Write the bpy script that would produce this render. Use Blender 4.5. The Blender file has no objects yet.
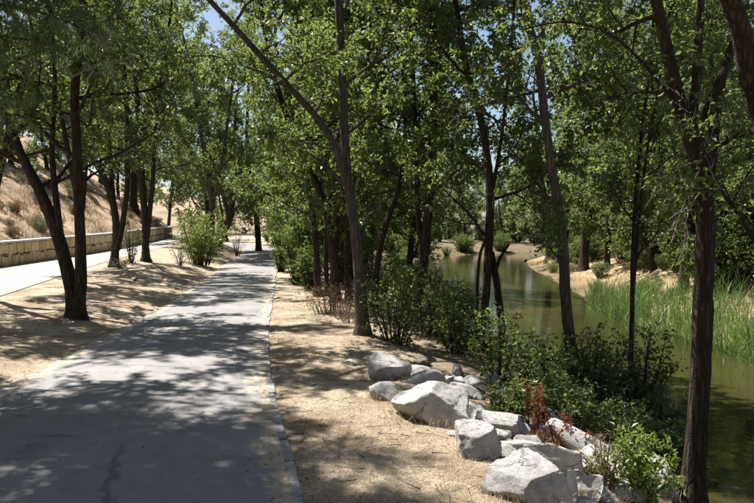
import bpy, bmesh, math, random
import numpy as np
from mathutils import Vector, Matrix, noise as mnoise

# ------------------------------------------------------------------ camera, world, sun, exposure
sc = bpy.context.scene
COL = sc.collection
CAM_H = 1.7
F_PX, CX, CY = 690.0, 377.0, 251.5            # focal length and centre in photograph pixels
PITCH = math.atan(16.5 / F_PX)
cam_d = bpy.data.cameras.new('camera'); cam = bpy.data.objects.new('camera', cam_d); COL.objects.link(cam)
cam_d.sensor_width = 36.0; cam_d.lens = F_PX / 754.0 * 36.0
cam_d.clip_start = 0.05; cam_d.clip_end = 3000
cam.location = (0, 0, CAM_H); cam.rotation_euler = (math.radians(90) - PITCH, 0, 0)
sc.camera = cam

SUN_EL = math.radians(58.0)
SUN_AZ = math.radians(-47.0)                   # measured from the view direction (+y) towards +x
sun_dir = Vector((math.sin(SUN_AZ) * math.cos(SUN_EL), math.cos(SUN_AZ) * math.cos(SUN_EL), math.sin(SUN_EL)))
w = bpy.data.worlds.new('World'); sc.world = w; w.use_nodes = True
wn = w.node_tree
sky = wn.nodes.new('ShaderNodeTexSky'); sky.sky_type = 'NISHITA'; sky.sun_disc = False
sky.sun_elevation = SUN_EL; sky.sun_rotation = SUN_AZ
sky.air_density = 1.0; sky.dust_density = 1.5; sky.ozone_density = 1.0
bg = wn.nodes['Background']; bg.inputs['Strength'].default_value = 0.052
wn.links.new(sky.outputs[0], bg.inputs['Color'])
sd = bpy.data.lights.new('sun', 'SUN'); sd.energy = 5.0; sd.angle = math.radians(0.53); sd.color = (1.0, 0.955, 0.89)
so = bpy.data.objects.new('sun', sd); COL.objects.link(so)
so.rotation_euler = sun_dir.to_track_quat('Z', 'Y').to_euler()
sc.view_settings.view_transform = 'Standard'; sc.view_settings.look = 'None'
sc.view_settings.gamma = 1.0; sc.view_settings.exposure = 1.42; sc.view_settings.use_curve_mapping = False
sc.render.engine = 'CYCLES'
cy = sc.cycles
cy.max_bounces = 7; cy.diffuse_bounces = 3; cy.glossy_bounces = 3; cy.transmission_bounces = 4
cy.transparent_max_bounces = 4; cy.volume_bounces = 0
cy.caustics_reflective = False; cy.caustics_refractive = False
cy.sample_clamp_indirect = 4.0
cy.use_denoising = True
try:
    cy.denoiser = 'OPENIMAGEDENOISE'; cy.denoising_input_passes = 'RGB_ALBEDO_NORMAL'; cy.denoising_prefilter = 'ACCURATE'
except Exception:
    pass

# ------------------------------------------------------------------ small helpers
RNG = np.random.default_rng(7)
def pt(px, py, d):
    """photograph pixel at depth d (metres along +y) -> world point"""
    a = (px - CX) / F_PX; b = -(py - CY) / F_PX
    c, s = math.cos(PITCH), math.sin(PITCH)
    dy = c + b * s; dz = b * c - s
    k = d / dy
    return np.array((a * k, d, CAM_H + dz * k))

def tagit(o, label=None, cat=None, group=None, kind=None):
    if label: o['label'] = label
    if cat: o['category'] = cat
    if group: o['group'] = group
    if kind: o['kind'] = kind
    return o

def mesh_from(name, V, Q=None, T=None, smooth=False, uv=None):
    """V (n,3), Q (m,4) quads, T (k,3) tris"""
    me = bpy.data.meshes.new(name)
    V = np.ascontiguousarray(V, dtype=np.float32)
    me.vertices.add(len(V)); me.vertices.foreach_set('co', V.ravel())
    nq = 0 if Q is None else len(Q); nt = 0 if T is None else len(T)
    loops = []
    if nq: loops.append(np.asarray(Q, dtype=np.int32).ravel())
    if nt: loops.append(np.asarray(T, dtype=np.int32).ravel())
    L = np.concatenate(loops)
    me.loops.add(len(L)); me.loops.foreach_set('vertex_index', L)
    tot = np.concatenate([np.full(nq, 4, np.int32), np.full(nt, 3, np.int32)])
    st = np.concatenate([[0], np.cumsum(tot)[:-1]]).astype(np.int32)
    me.polygons.add(nq + nt); me.polygons.foreach_set('loop_start', st)
    try: me.polygons.foreach_set('loop_total', tot)
    except Exception: pass
    me.polygons.foreach_set('use_smooth', np.full(nq + nt, bool(smooth)))
    me.update(calc_edges=True)
    return me

def obj(name, me, mat=None, parent=None):
    o = bpy.data.objects.new(name, me); COL.objects.link(o)
    if mat and me is not None and not me.materials: me.materials.append(mat)
    if parent: o.parent = parent
    return o

def empty(name, loc=(0, 0, 0)):
    o = bpy.data.objects.new(name, None); COL.objects.link(o); o.location = loc
    o.empty_display_size = 0.2
    return o

# ------------------------------------------------------------------ materials
def new_mat(name):
    m = bpy.data.materials.new(name); m.use_nodes = True
    nt = m.node_tree; nt.nodes.clear()
    out = nt.nodes.new('ShaderNodeOutputMaterial')
    return m, nt, out
def N(nt, t, **kw):
    n = nt.nodes.new(t)
    for k, v in kw.items():
        if k in n.inputs: n.inputs[k].default_value = v
        else: setattr(n, k, v)
    return n
def ramp(nt, fac, stops):
    r = nt.nodes.new('ShaderNodeValToRGB')
    e = r.color_ramp.elements
    while len(e) > 1: e.remove(e[-1])
    e[0].position = stops[0][0]; e[0].color = (*stops[0][1], 1)
    for p, c in stops[1:]:
        x = e.new(p); x.color = (*c, 1)
    nt.links.new(fac, r.inputs[0]); return r.outputs[0]
def mixc(nt, fac, a, b, mode='MIX'):
    m = nt.nodes.new('ShaderNodeMix'); m.data_type = 'RGBA'; m.blend_type = mode
    for i, v in ((0, fac), (6, a), (7, b)):
        if isinstance(v, (int, float)): m.inputs[i].default_value = v
        elif isinstance(v, tuple): m.inputs[i].default_value = (*v, 1)
        else: nt.links.new(v, m.inputs[i])
    return m.outputs[2]
def mapv(nt, scale=(1, 1, 1), coord='Object'):
    tc = nt.nodes.new('ShaderNodeTexCoord'); mp = nt.nodes.new('ShaderNodeMapping')
    mp.inputs['Scale'].default_value = scale
    nt.links.new(tc.outputs[coord], mp.inputs[0]); return mp.outputs[0]
def wpos(nt, scale=(1, 1, 1)):
    g = nt.nodes.new('ShaderNodeNewGeometry'); mp = nt.nodes.new('ShaderNodeMapping')
    mp.inputs['Scale'].default_value = scale
    nt.links.new(g.outputs['Position'], mp.inputs[0]); return mp.outputs[0]
def noise(nt, vec, scale, detail=4, rough=0.55, out='Fac'):
    n = N(nt, 'ShaderNodeTexNoise', Scale=scale, Detail=detail, Roughness=rough)
    nt.links.new(vec, n.inputs['Vector']); return n.outputs[out]
def math_n(nt, op, a, b=None, clamp=False):
    m = nt.nodes.new('ShaderNodeMath'); m.operation = op; m.use_clamp = clamp
    for i, v in ((0, a), (1, b)):
        if v is None: continue
        if isinstance(v, (int, float)): m.inputs[i].default_value = v
        else: nt.links.new(v, m.inputs[i])
    return m.outputs[0]
def bump(nt, h, strength=0.5, dist=0.02):
    b = N(nt, 'ShaderNodeBump', Strength=strength, Distance=dist)
    nt.links.new(h, b.inputs['Height']); return b.outputs[0]
def principled(nt, out, col, rough=0.8, normal=None, spec=0.3):
    p = N(nt, 'ShaderNodeBsdfPrincipled')
    p.inputs['Specular IOR Level'].default_value = spec
    for k, v in (('Base Color', col), ('Roughness', rough)):
        if isinstance(v, (int, float)): p.inputs[k].default_value = v
        elif isinstance(v, tuple): p.inputs[k].default_value = (*v, 1)
        else: nt.links.new(v, p.inputs[k])
    if normal is not None: nt.links.new(normal, p.inputs['Normal'])
    nt.links.new(p.outputs[0], out.inputs['Surface']); return p

def leaf_mat(name, stops, trans=(0.28, 0.36, 0.07), tmix=0.44, rough=0.42, spec=0.45):
    m, nt, out = new_mat(name)
    g = nt.nodes.new('ShaderNodeNewGeometry')
    oi = nt.nodes.new('ShaderNodeObjectInfo')
    clump = noise(nt, wpos(nt), 0.9, 2)
    f = math_n(nt, 'ADD', math_n(nt, 'MULTIPLY', g.outputs['Random Per Island'], 0.6), math_n(nt, 'MULTIPLY', clump, 0.4))
    col = ramp(nt, f, stops)
    p = N(nt, 'ShaderNodeBsdfPrincipled', Roughness=rough)
    p.inputs['Specular IOR Level'].default_value = spec
    nt.links.new(col, p.inputs['Base Color'])
    tr = N(nt, 'ShaderNodeBsdfTranslucent')
    tcol = mixc(nt, 0.65, col, trans)
    nt.links.new(tcol, tr.inputs['Color'])
    mx = N(nt, 'ShaderNodeMixShader'); mx.inputs[0].default_value = tmix
    nt.links.new(p.outputs[0], mx.inputs[1]); nt.links.new(tr.outputs[0], mx.inputs[2])
    nt.links.new(mx.outputs[0], out.inputs['Surface'])
    return m

LEAF_A = leaf_mat('leaf_green', [(0.1, (0.036, 0.060, 0.022)), (0.5, (0.072, 0.112, 0.040)), (0.88, (0.14, 0.19, 0.078)), (0.97, (0.25, 0.24, 0.09))], tmix=0.5)
LEAF_B = leaf_mat('leaf_dark', [(0.1, (0.022, 0.041, 0.016)), (0.5, (0.046, 0.077, 0.028)), (0.9, (0.095, 0.14, 0.055))], tmix=0.45)
LEAF_C = leaf_mat('leaf_light', [(0.1, (0.06, 0.09, 0.035)), (0.5, (0.105, 0.15, 0.058)), (0.9, (0.18, 0.225, 0.095)), (0.97, (0.26, 0.24, 0.07))], tmix=0.5)
LEAF_LIME = leaf_mat('leaf_lime', [(0.1, (0.09, 0.14, 0.02)), (0.5, (0.14, 0.20, 0.035)), (0.9, (0.20, 0.25, 0.06))], tmix=0.42)
LEAF_SAGE = leaf_mat('leaf_sage', [(0.1, (0.11, 0.13, 0.07)), (0.5, (0.17, 0.19, 0.11)), (0.9, (0.24, 0.25, 0.15))], trans=(0.2, 0.22, 0.1), tmix=0.25, spec=0.2)
LEAF_DRY = leaf_mat('leaf_dry', [(0.1, (0.12, 0.075, 0.035)), (0.5, (0.20, 0.13, 0.07)), (0.9, (0.32, 0.23, 0.13))], trans=(0.3, 0.18, 0.06), tmix=0.25, spec=0.15, rough=0.7)
LEAF_RED = leaf_mat('leaf_rust', [(0.1, (0.10, 0.030, 0.015)), (0.5, (0.17, 0.055, 0.030)), (0.9, (0.26, 0.11, 0.06))], trans=(0.3, 0.09, 0.03), tmix=0.25, spec=0.15, rough=0.7)
NEEDLE = leaf_mat('needle', [(0.1, (0.08, 0.125, 0.055)), (0.5, (0.12, 0.175, 0.08)), (0.9, (0.18, 0.23, 0.12))], trans=(0.14, 0.2, 0.06), tmix=0.35, spec=0.2)
REED = leaf_mat('reed_blade', [(0.1, (0.06, 0.12, 0.03)), (0.5, (0.10, 0.17, 0.045)), (0.85, (0.16, 0.22, 0.08)), (0.97, (0.34, 0.28, 0.14))], trans=(0.18, 0.28, 0.06), tmix=0.35, spec=0.3)
STRAW = leaf_mat('straw', [(0.1, (0.28, 0.21, 0.13)), (0.5, (0.44, 0.355, 0.225)), (0.9, (0.58, 0.49, 0.34))], trans=(0.4, 0.3, 0.15), tmix=0.2, spec=0.2, rough=0.6)

def bark_mat(name, c0, c1, c2, sc_=1.0, bstr=0.9):
    m, nt, out = new_mat(name)
    v = wpos(nt, (16 * sc_, 16 * sc_, 1.7 * sc_))
    a = noise(nt, v, 1.0, 6, 0.65)
    vo = N(nt, 'ShaderNodeTexVoronoi', Scale=1.3); vo.feature = 'DISTANCE_TO_EDGE'
    warp = mixc(nt, 0.9, v, noise(nt, wpos(nt, (9, 9, 9)), 1.0, 5, 0.7, 'Color'), 'ADD')
    nt.links.new(warp, vo.inputs['Vector'])
    ridge = math_n(nt, 'MULTIPLY', vo.outputs['Distance'], 2.2, True)
    h = math_n(nt, 'ADD', math_n(nt, 'MULTIPLY', ridge, 0.7), math_n(nt, 'MULTIPLY', a, 0.5))
    col = ramp(nt, h, [(0.15, c0), (0.5, c1), (0.95, c2)])
    big = noise(nt, wpos(nt), 1.7, 3)
    col = mixc(nt, math_n(nt, 'MULTIPLY', big, 0.5), col, tuple(0.5 * q for q in c1))
    principled(nt, out, col, 0.9, bump(nt, h, bstr, 0.05), 0.15)
    return m
BARK = bark_mat('bark_brown', (0.020, 0.014, 0.010), (0.060, 0.045, 0.034), (0.13, 0.105, 0.085))
BARK_GREY = bark_mat('bark_grey', (0.045, 0.038, 0.032), (0.13, 0.11, 0.095), (0.25, 0.22, 0.19), 1.2)
DEADWOOD = bark_mat('dead_wood', (0.12, 0.10, 0.08), (0.26, 0.22, 0.18), (0.42, 0.37, 0.31), 2.0, 0.4)
STEM_GREEN = bark_mat('green_stem', (0.05, 0.06, 0.02), (0.09, 0.10, 0.04), (0.14, 0.14, 0.07), 3.0, 0.2)

# ------------------------------------------------------------------ terrain description (all functions of depth y)
def zp(y): return 0.012 * max(0.0, float(y) - 25.0)          # riverside path, very slight rise
def zu(y): return np.interp(y, [0, 17, 27, 53, 90, 200], [0.06, 0.16, 0.43, 1.24, 1.9, 3.5])   # upper path
def lin(ys, xs):
    ys = np.array(ys, float); xs = np.array(xs, float)
    s0 = (xs[1] - xs[0]) / (ys[1] - ys[0]); s1 = (xs[-1] - xs[-2]) / (ys[-1] - ys[-2])
    def f(y):
        y = np.asarray(y, float)
        r = np.interp(y, ys, xs)
        r = np.where(y < ys[0], xs[0] + (y - ys[0]) * s0 * 0.6, r)
        return np.where(y > ys[-1], xs[-1] + (y - ys[-1]) * s1, r)
    def g(y):   # smoothed so edges are curves rather than polylines
        y = np.asarray(y, float); k = 0.05 * np.abs(y) + 0.35
        return (f(y - 2 * k) + 2 * f(y - k) + 3 * f(y) + 2 * f(y + k) + f(y + 2 * k)) / 9.0
    tab = g(np.arange(-100, 300, 0.1)).tolist()
    def q(y):
        t = (min(max(float(y), -99.9), 299.7) + 100) * 10; i = int(t); return tab[i] + (tab[i + 1] - tab[i]) * (t - i)
    return q
XR = lin([3.0, 4.43, 6.0, 8.7, 12.4, 21.3, 33, 46, 56, 70, 90], [-0.30, -0.53, -0.89, -1.43, -2.03, -3.25, -4.75, -6.3, -7.6, -11.0, -18.0])
XL = lin([3.0, 5.0, 7.5, 9.3, 11.8, 16.8, 23.5, 33, 46, 56, 70, 90], [-3.65, -3.85, -4.08, -4.25, -4.52, -5.10, -6.1, -7.6, -9.2, -10.7, -14.2, -22.0])
XN = lin([3, 10, 16.7, 29, 46, 60, 80, 100], [-7.4, -8.1, -9.3, -11.7, -13.6, -16.2, -22, -29])
XW = lin([3, 27, 38, 53, 70, 90], [-14.5, -14.7, -15.0, -16.8, -20.5, -27.5])
XB = lin([2, 4, 5.3, 6.5, 9, 12, 18, 30, 45, 60, 80, 110], [1.75, 1.25, 0.95, 0.62, 0.10, -0.05, -0.9, -2.2, -4.0, -4.8, -6.0, -6.0])
XWL = lin([2, 4, 7.5, 10, 12.5, 15, 18, 21, 36, 60, 80, 100, 112, 125], [2.9, 3.0, 3.6, 4.3, 4.8, 4.2, 3.0, 2.5, 1.9, 2.6, 4.5, 9.0, 26, 70])
XWR = lin([2, 5, 16, 25, 31, 40, 74, 90, 104, 118, 128], [8.6, 8.6, 8.6, 8.2, 9.4, 10.6, 15.5, 21, 34, 75, 120])
WATER_Z = -1.2

def profile(y):
    """nodes of the cross section at depth y: x, z, smooth flag of the interval to the right, bumpiness at node"""
    xl, xr, xn, xw, xb, wl, wr = [float(f(y)) for f in (XL, XR, XN, XW, XB, XWL, XWR)]
    xb = min(xb, wl - 0.8); xb = max(xb, xr + 0.6)
    wl = max(wl, xb + 0.8); wr = max(wr, wl + 4)
    p, u = float(zp(y)), float(zu(y))
    bank = u - p
    d = wl - xb
    X = [-400, xw - 60, xw - 26, xw - 12, xw - 0.34, xw - 0.30, xw, xn, (xn * 0.45 + xl * 0.55), xl - 0.25, xl, xr, xr + 0.25, xb, xb + 0.5 * d, wl, wl + 1.3, wr - 1.2, wr, wr + 2.6, wr + 5.0, wr + 18, wr + 60, 500]
    Z = [u + 30, u + 20, u + 14.5, u + 7.8, u + 0.93, u - 0.1, u, u, p + 0.55 * bank + 0.16, p + 0.0, p - 0.03, p - 0.03, p - 0.01, p - 0.02, -0.40 + 0.4 * p, -1.22, -1.95, -1.95, -1.22, -0.72, 0.05, 0.9, 3.0, 14]
    B = [2.0, 1.2, 0.8, 0.5, 0.10, 0, 0, 0.0, 0.10, 0.01, 0, 0, 0.0, 0.05, 0.09, 0.04, 0, 0, 0.04, 0.16, 0.20, 0.3, 0.6, 2]
    return X, Z, B

_ph = RNG.uniform(0, 6.28, (10, 2)); _fr = RNG.uniform(0.5, 1.0, (10, 2)) * np.array([[0.5], [0.7], [1.0], [1.5], [2.1], [2.9], [3.8], [5.0], [6.5], [8.0]])
_am = np.array([1, .8, .65, .5, .4, .3, .24, .19, .15, .12])
def bumpy(x, y):
    x = np.asarray(x, float); y = np.asarray(y, float); s = 0
    for k in range(10):
        ang = k * 2.4
        s = s + _am[k] * np.sin(_fr[k, 0] * (x * math.cos(ang) + y * math.sin(ang)) + _ph[k, 0]) * np.cos(_fr[k, 1] * 0.8 * (-x * math.sin(ang) + y * math.cos(ang)) + _ph[k, 1])
    return s
def H(x, y):
    X, Z, B = profile(y)
    i = int(np.clip(np.searchsorted(X, x) - 1, 0, len(X) - 2))
    t = (x - X[i]) / (X[i + 1] - X[i] + 1e-9)
    return Z[i] + (Z[i + 1] - Z[i]) * t + (B[i] + (B[i + 1] - B[i]) * t) * float(bumpy(x, y))
def ground_hit(px, py):
    """where the ray through a photograph pixel meets the terrain"""
    d = 3.0; prev = None
    while d < 150:
        q = pt(px, py, d)
        g = H(q[0], d)
        if q[2] < g: return np.array((q[0], d, g))
        d += 0.04 if d < 20 else 0.2
    return q

# ------------------------------------------------------------------ ground sheet
def build_ground():
    rows = np.concatenate([np.arange(-400, -40, 40), np.arange(-40, 2, 2.0), np.arange(2, 20, 0.14), np.arange(20, 45, 0.4), np.arange(45, 140, 1.5), np.arange(140, 300, 10), np.arange(300, 1001, 100)])
    sub = [3, 4, 6, 22, 1, 2, 8, 16, 14, 3, 4, 3, 22, 12, 12, 4, 6, 4, 10, 10, 14, 10, 6]
    straw, hill, soil, mud, sand, litter = (0.50, 0.425, 0.335), (0.50, 0.375, 0.275), (0.11, 0.085, 0.055), (0.07, 0.065, 0.03), (0.50, 0.37, 0.235), (0.20, 0.155, 0.09)
    C = [hill, hill, hill, hill, hill, hill, straw, straw, straw, straw, straw, straw, straw, straw, soil, mud, mud, mud, mud, sand, sand, litter, litter, litter]
    V, K = [], []
    for y in rows:
        X, Z, B = profile(float(np.clip(y, -40, 150)))
        xs, zs, bs, cs = [], [], [], []
        for i, n in enumerate(sub):
            for k in range(n):
                t = k / n
                xs.append(X[i] + (X[i + 1] - X[i]) * t); zs.append(Z[i] + (Z[i + 1] - Z[i]) * t); bs.append(B[i] + (B[i + 1] - B[i]) * t)
                cs.append([C[i][j] + (C[i + 1][j] - C[i][j]) * t for j in range(3)])
        xs.append(X[-1]); zs.append(Z[-1]); bs.append(B[-1]); cs.append(C[-1])
        xs, zs, bs = np.array(xs), np.array(zs), np.array(bs)
        zz = zs + bs * bumpy(xs, np.full(len(xs), y))
        V.append(np.stack([xs, np.full(len(xs), y), zz], 1)); K.append(np.array(cs))
    R, Cn = len(rows), len(V[0])
    V = np.concatenate(V); K = np.concatenate(K)
    i = np.arange(R - 1)[:, None] * Cn + np.arange(Cn - 1)[None]
    Q = np.stack([i, i + 1, i + Cn + 1, i + Cn], -1).reshape(-1, 4)
    me = mesh_from('ground', V, Q, smooth=True)
    ca = me.color_attributes.new('soil', 'FLOAT_COLOR', 'POINT')
    ca.data.foreach_set('color', np.concatenate([K, np.ones((len(K), 1))], 1).astype(np.float32).ravel())
    m, nt, out = new_mat('dry_ground')
    at = N(nt, 'ShaderNodeAttribute', attribute_name='soil')
    v = wpos(nt)
    n1, n2, n3 = noise(nt, v, 1.1, 5, 0.6), noise(nt, v, 9, 5, 0.65), noise(nt, v, 60, 3, 0.7)
    st = noise(nt, wpos(nt, (1, 3, 1)), 40, 4, 0.7)
    col = mixc(nt, math_n(nt, 'MULTIPLY', ramp(nt, n1, [(0.40, (0, 0, 0)), (0.62, (1, 1, 1))]), 0.72), at.outputs['Color'], (0.24, 0.18, 0.115))
    col = mixc(nt, math_n(nt, 'MULTIPLY', ramp(nt, n2, [(0.42, (0, 0, 0)), (0.62, (1, 1, 1))]), 0.35), col, mixc(nt, 0.6, col, (0.16, 0.115, 0.07)))
    n4 = noise(nt, v, 190, 2, 0.8)
    col = mixc(nt, 0.9, col, ramp(nt, n3, [(0.28, (0.35, 0.32, 0.29)), (0.48, (1, 1, 1)), (0.72, (1.4, 1.38, 1.3))]), 'MULTIPLY')
    col = mixc(nt, 0.9, col, ramp(nt, n4, [(0.3, (0.5, 0.47, 0.44)), (0.5, (1, 1, 1)), (0.7, (1.3, 1.3, 1.25))]), 'MULTIPLY')
    col = mixc(nt, 0.5, col, ramp(nt, st, [(0.3, (0.6, 0.58, 0.55)), (0.7, (1.25, 1.25, 1.2))]), 'MULTIPLY')
    h = math_n(nt, 'ADD', math_n(nt, 'MULTIPLY', n3, 0.35), math_n(nt, 'ADD', n2, math_n(nt, 'MULTIPLY', st, 0.3)))
    principled(nt, out, col, 0.95, bump(nt, h, 1.0, 0.05), 0.1)
    return tagit(obj('ground', me, m), 'dry straw-coloured ground of banks, verges and hillside', None, None, 'structure')
GROUND = build_ground()

# ------------------------------------------------------------------ paths
def strip_mesh(name, fl, fr, fz, ys, ncol, crown=0.0):
    V = []
    for y in ys:
        a, b = float(fl(y)), float(fr(y)); t = np.linspace(0, 1, ncol)
        z = float(fz(y)) + crown * (1 - (2 * t - 1) ** 2)
        V.append(np.stack([a + (b - a) * t, np.full(ncol, y), z], 1))
    V = np.concatenate(V); R = len(ys)
    i = np.arange(R - 1)[:, None] * ncol + np.arange(ncol - 1)[None]
    me = mesh_from(name, V, np.stack([i, i + 1, i + ncol + 1, i + ncol], -1).reshape(-1, 4), smooth=True)
    at = me.attributes.new('edge', 'FLOAT', 'POINT'); at.data.foreach_set('value', np.tile(np.abs(2 * np.linspace(0, 1, ncol) - 1), R).astype(np.float32))
    return me

def path_mat(name, base, dark, light, cracks=True):
    m, nt, out = new_mat(name)
    v = wpos(nt)
    n1, n2, n3 = noise(nt, v, 0.7, 4, 0.6), noise(nt, v, 5, 5, 0.6), noise(nt, v, 130, 3, 0.7)
    col = ramp(nt, n1, [(0.3, dark), (0.5, base), (0.72, light)])
    col = mixc(nt, 0.5, col, ramp(nt, n2, [(0.3, (0.78, 0.78, 0.78)), (0.7, (1.15, 1.14, 1.12))]), 'MULTIPLY')
    col = mixc(nt, 0.7, col, ramp(nt, n3, [(0.3, (0.72, 0.72, 0.73)), (0.7, (1.2, 1.2, 1.19))]), 'MULTIPLY')
    h = math_n(nt, 'MULTIPLY', n3, 0.4)
    if cracks:
        vo = N(nt, 'ShaderNodeTexVoronoi', Scale=0.42); vo.feature = 'DISTANCE_TO_EDGE'
        warp = mixc(nt, 0.35, v, noise(nt, v, 2.2, 6, 0.7, 'Color'), 'ADD')
        nt.links.new(warp, vo.inputs['Vector'])
        ck = ramp(nt, vo.outputs['Distance'], [(0.0, (0, 0, 0)), (0.016, (1, 1, 1))])
        gate = ramp(nt, noise(nt, v, 0.8, 2), [(0.47, (1, 1, 1)), (0.55, (0, 0, 0))])
        ck = math_n(nt, 'MAXIMUM', ck, gate)
        col = mixc(nt, ck, mixc(nt, 0.6, col, (0.05, 0.042, 0.035)), col)
        h = math_n(nt, 'ADD', h, ck)
    ed = N(nt, 'ShaderNodeAttribute', attribute_name='edge')          # straw and sand drifted onto the edges, stains
    e1 = math_n(nt, 'ADD', math_n(nt, 'MULTIPLY', ed.outputs['Fac'], 0.75), math_n(nt, 'MULTIPLY', noise(nt, v, 3.0, 6, 0.7), 0.55))
    sm = ramp(nt, e1, [(0.92, (0, 0, 0)), (1.06, (1, 1, 1))])
    col = mixc(nt, math_n(nt, 'MULTIPLY', sm, math_n(nt, 'ADD', 0.15, n3)), col, (0.42, 0.34, 0.24))
    stn = ramp(nt, noise(nt, v, 1.6, 5, 0.75), [(0.56, (1, 1, 1)), (0.72, (0.72, 0.71, 0.70))])
    col = mixc(nt, 1.0, col, stn, 'MULTIPLY')
    principled(nt, out, col, 0.85, bump(nt, h, 0.35, 0.008), 0.25)
    return m
ASPH = path_mat('worn_asphalt', (0.225, 0.220, 0.217), (0.18, 0.177, 0.176), (0.265, 0.257, 0.251))
PALE = path_mat('pale_concrete', (0.29, 0.28, 0.262), (0.24, 0.232, 0.217), (0.34, 0.33, 0.307), False)
PATH_YS = np.concatenate([np.arange(-40, 2, 1.5), np.arange(2, 25, 0.3), np.arange(25, 95, 1.0)])
path = tagit(obj('path', strip_mesh('path', XL, XR, lambda y: zp(y) + 0.004, PATH_YS, 17, 0.03), ASPH), 'worn grey asphalt riverside path in dappled shade', None, None, 'structure')
upath = tagit(obj('footpath', strip_mesh('footpath', lambda y: XW(y) + 0.02, XN, lambda y: zu(y) + 0.02, PATH_YS, 7, 0.02), PALE), 'pale sunlit upper footpath below the stone wall', None, None, 'structure')

# flush edge stones along both sides of the riverside path
def kerb_mat():
    m, nt, out = new_mat('edge_concrete')
    oi = N(nt, 'ShaderNodeObjectInfo'); v = wpos(nt)
    n2, n3 = noise(nt, v, 7, 5, 0.65), noise(nt, v, 90, 3, 0.7)
    col = ramp(nt, oi.outputs['Random'], [(0, (0.25, 0.245, 0.24)), (1, (0.38, 0.37, 0.36))])
    col = mixc(nt, 0.8, col, ramp(nt, n2, [(0.35, (0.5, 0.47, 0.42)), (0.6, (1.08, 1.08, 1.08))]), 'MULTIPLY')
    col = mixc(nt, 0.6, col, ramp(nt, n3, [(0.3, (0.75, 0.75, 0.75)), (0.7, (1.15, 1.15, 1.15))]), 'MULTIPLY')
    principled(nt, out, col, 0.9, bump(nt, math_n(nt, 'ADD', n2, n3), 0.5, 0.012), 0.2)
    return m
KERB = kerb_mat()
def worn_block(seed, bev=0.16, jag=0.05):
    """unit block (-.5...5) with chipped corners"""
    r = random.Random(seed); bm = bmesh.new(); bmesh.ops.create_cube(bm, size=1.0)
    for v in bm.verts: v.co += Vector([r.uniform(-jag, jag) for _ in range(3)])
    bmesh.ops.bevel(bm, geom=list(bm.edges), offset=bev * 0.35, segments=1, affect='EDGES')
    for v in bm.verts: v.co += Vector([r.uniform(-jag, jag) * 0.35 for _ in range(3)])
    me = bpy.data.meshes.new('block'); bm.to_mesh(me); bm.free(); return me
KB = [worn_block(k, 0.12, 0.035) for k in range(6)]
for m_ in KB: m_.materials.append(KERB)
rk = random.Random(3)
for side, f in ((1, XR), (-1, XL)):
    y = 2.6
    while y < 26:
        L = rk.uniform(0.45, 0.75) * (1 if y < 14 else 1.7)
        wdt = rk.uniform(0.065, 0.095)
        x0, x1 = float(f(y)), float(f(y + L)); ym = y + L / 2
        o = obj('edge_stone', KB[rk.randrange(6)], None, path)
        o.location = ((x0 + x1) / 2 + side * (wdt / 2 - 0.01) + rk.uniform(-.008, .008), ym, float(zp(ym)) - 0.041 + rk.uniform(-.006, .004))
        o.rotation_euler = (rk.uniform(-.01, .01), rk.uniform(-.03, .03), -math.atan2(x1 - x0, L) + rk.uniform(-.015, .015))
        o.scale = (wdt, L - rk.uniform(0.004, 0.02), 0.09)
        y += L

# ------------------------------------------------------------------ stone retaining wall
def wall_mats():
    m, nt, out = new_mat('wall_stone')
    oi = N(nt, 'ShaderNodeObjectInfo'); v = wpos(nt)
    n2, n3 = noise(nt, v, 6, 5, 0.6), noise(nt, v, 45, 3, 0.7)
    col = ramp(nt, oi.outputs['Random'], [(0, (0.50, 0.37, 0.21)), (0.4, (0.63, 0.49, 0.30)), (0.75, (0.67, 0.54, 0.36)), (1, (0.55, 0.43, 0.27))])
    col = mixc(nt, 0.7, col, ramp(nt, n2, [(0.3, (0.72, 0.68, 0.62)), (0.65, (1.1, 1.1, 1.08))]), 'MULTIPLY')
    principled(nt, out, col, 0.9, bump(nt, math_n(nt, 'ADD', n2, n3), 0.6, 0.02), 0.15)
    m2, nt, out = new_mat('wall_mortar')
    v = wpos(nt); n2 = noise(nt, v, 8, 5, 0.6)
    principled(nt, out, ramp(nt, n2, [(0.3, (0.13, 0.095, 0.055)), (0.7, (0.20, 0.15, 0.09))]), 0.95, bump(nt, n2, 0.4, 0.02), 0.1)
    m3, nt, out = new_mat('coping_stone')
    v = wpos(nt); n2 = noise(nt, v, 5, 5, 0.6)
    principled(nt, out, ramp(nt, n2, [(0.3, (0.42, 0.40, 0.37)), (0.7, (0.56, 0.54, 0.50))]), 0.9, bump(nt, n2, 0.3, 0.02), 0.2)
    return m, m2, m3
WST, WMO, WCO = wall_mats()
wall = tagit(empty('stone_wall', (float(XW(27)), 27, float(zu(27)))), 'low cream stone retaining wall with pale coping below the dry hillside', 'wall')
def wl(o):  # child placed in world space
    o.parent = wall; o.matrix_parent_inverse = Matrix.Translation(wall.location).inverted(); return o
ys = np.arange(6, 92, 1.0); V = []
for y in ys:
    x, z = float(XW(y)), float(zu(y))
    V += [(x - 0.045, y, z - 0.3), (x - 0.045, y, z + 0.93), (x - 0.42, y, z + 0.93), (x - 0.42, y, z - 0.3)]
n = len(ys); Q = []
for i in range(n - 1):
    for k in range(3): Q.append((i * 4 + k, i * 4 + k + 1, i * 4 + 5 + k, i * 4 + 4 + k))
Q += [(0, 1, 2, 3), (n * 4 - 1, n * 4 - 2, n * 4 - 3, n * 4 - 4)]
wl(obj('wall_core', mesh_from('wall_core', np.array(V), np.array(Q)), WMO))
WB = [worn_block(20 + k, 0.2, 0.06) for k in range(8)]
for m_ in WB: m_.materials.append(WST)
CB = [worn_block(40 + k, 0.06, 0.012) for k in range(3)]
for m_ in CB: m_.materials.append(WCO)
rw = random.Random(5); cnt = 0
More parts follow.
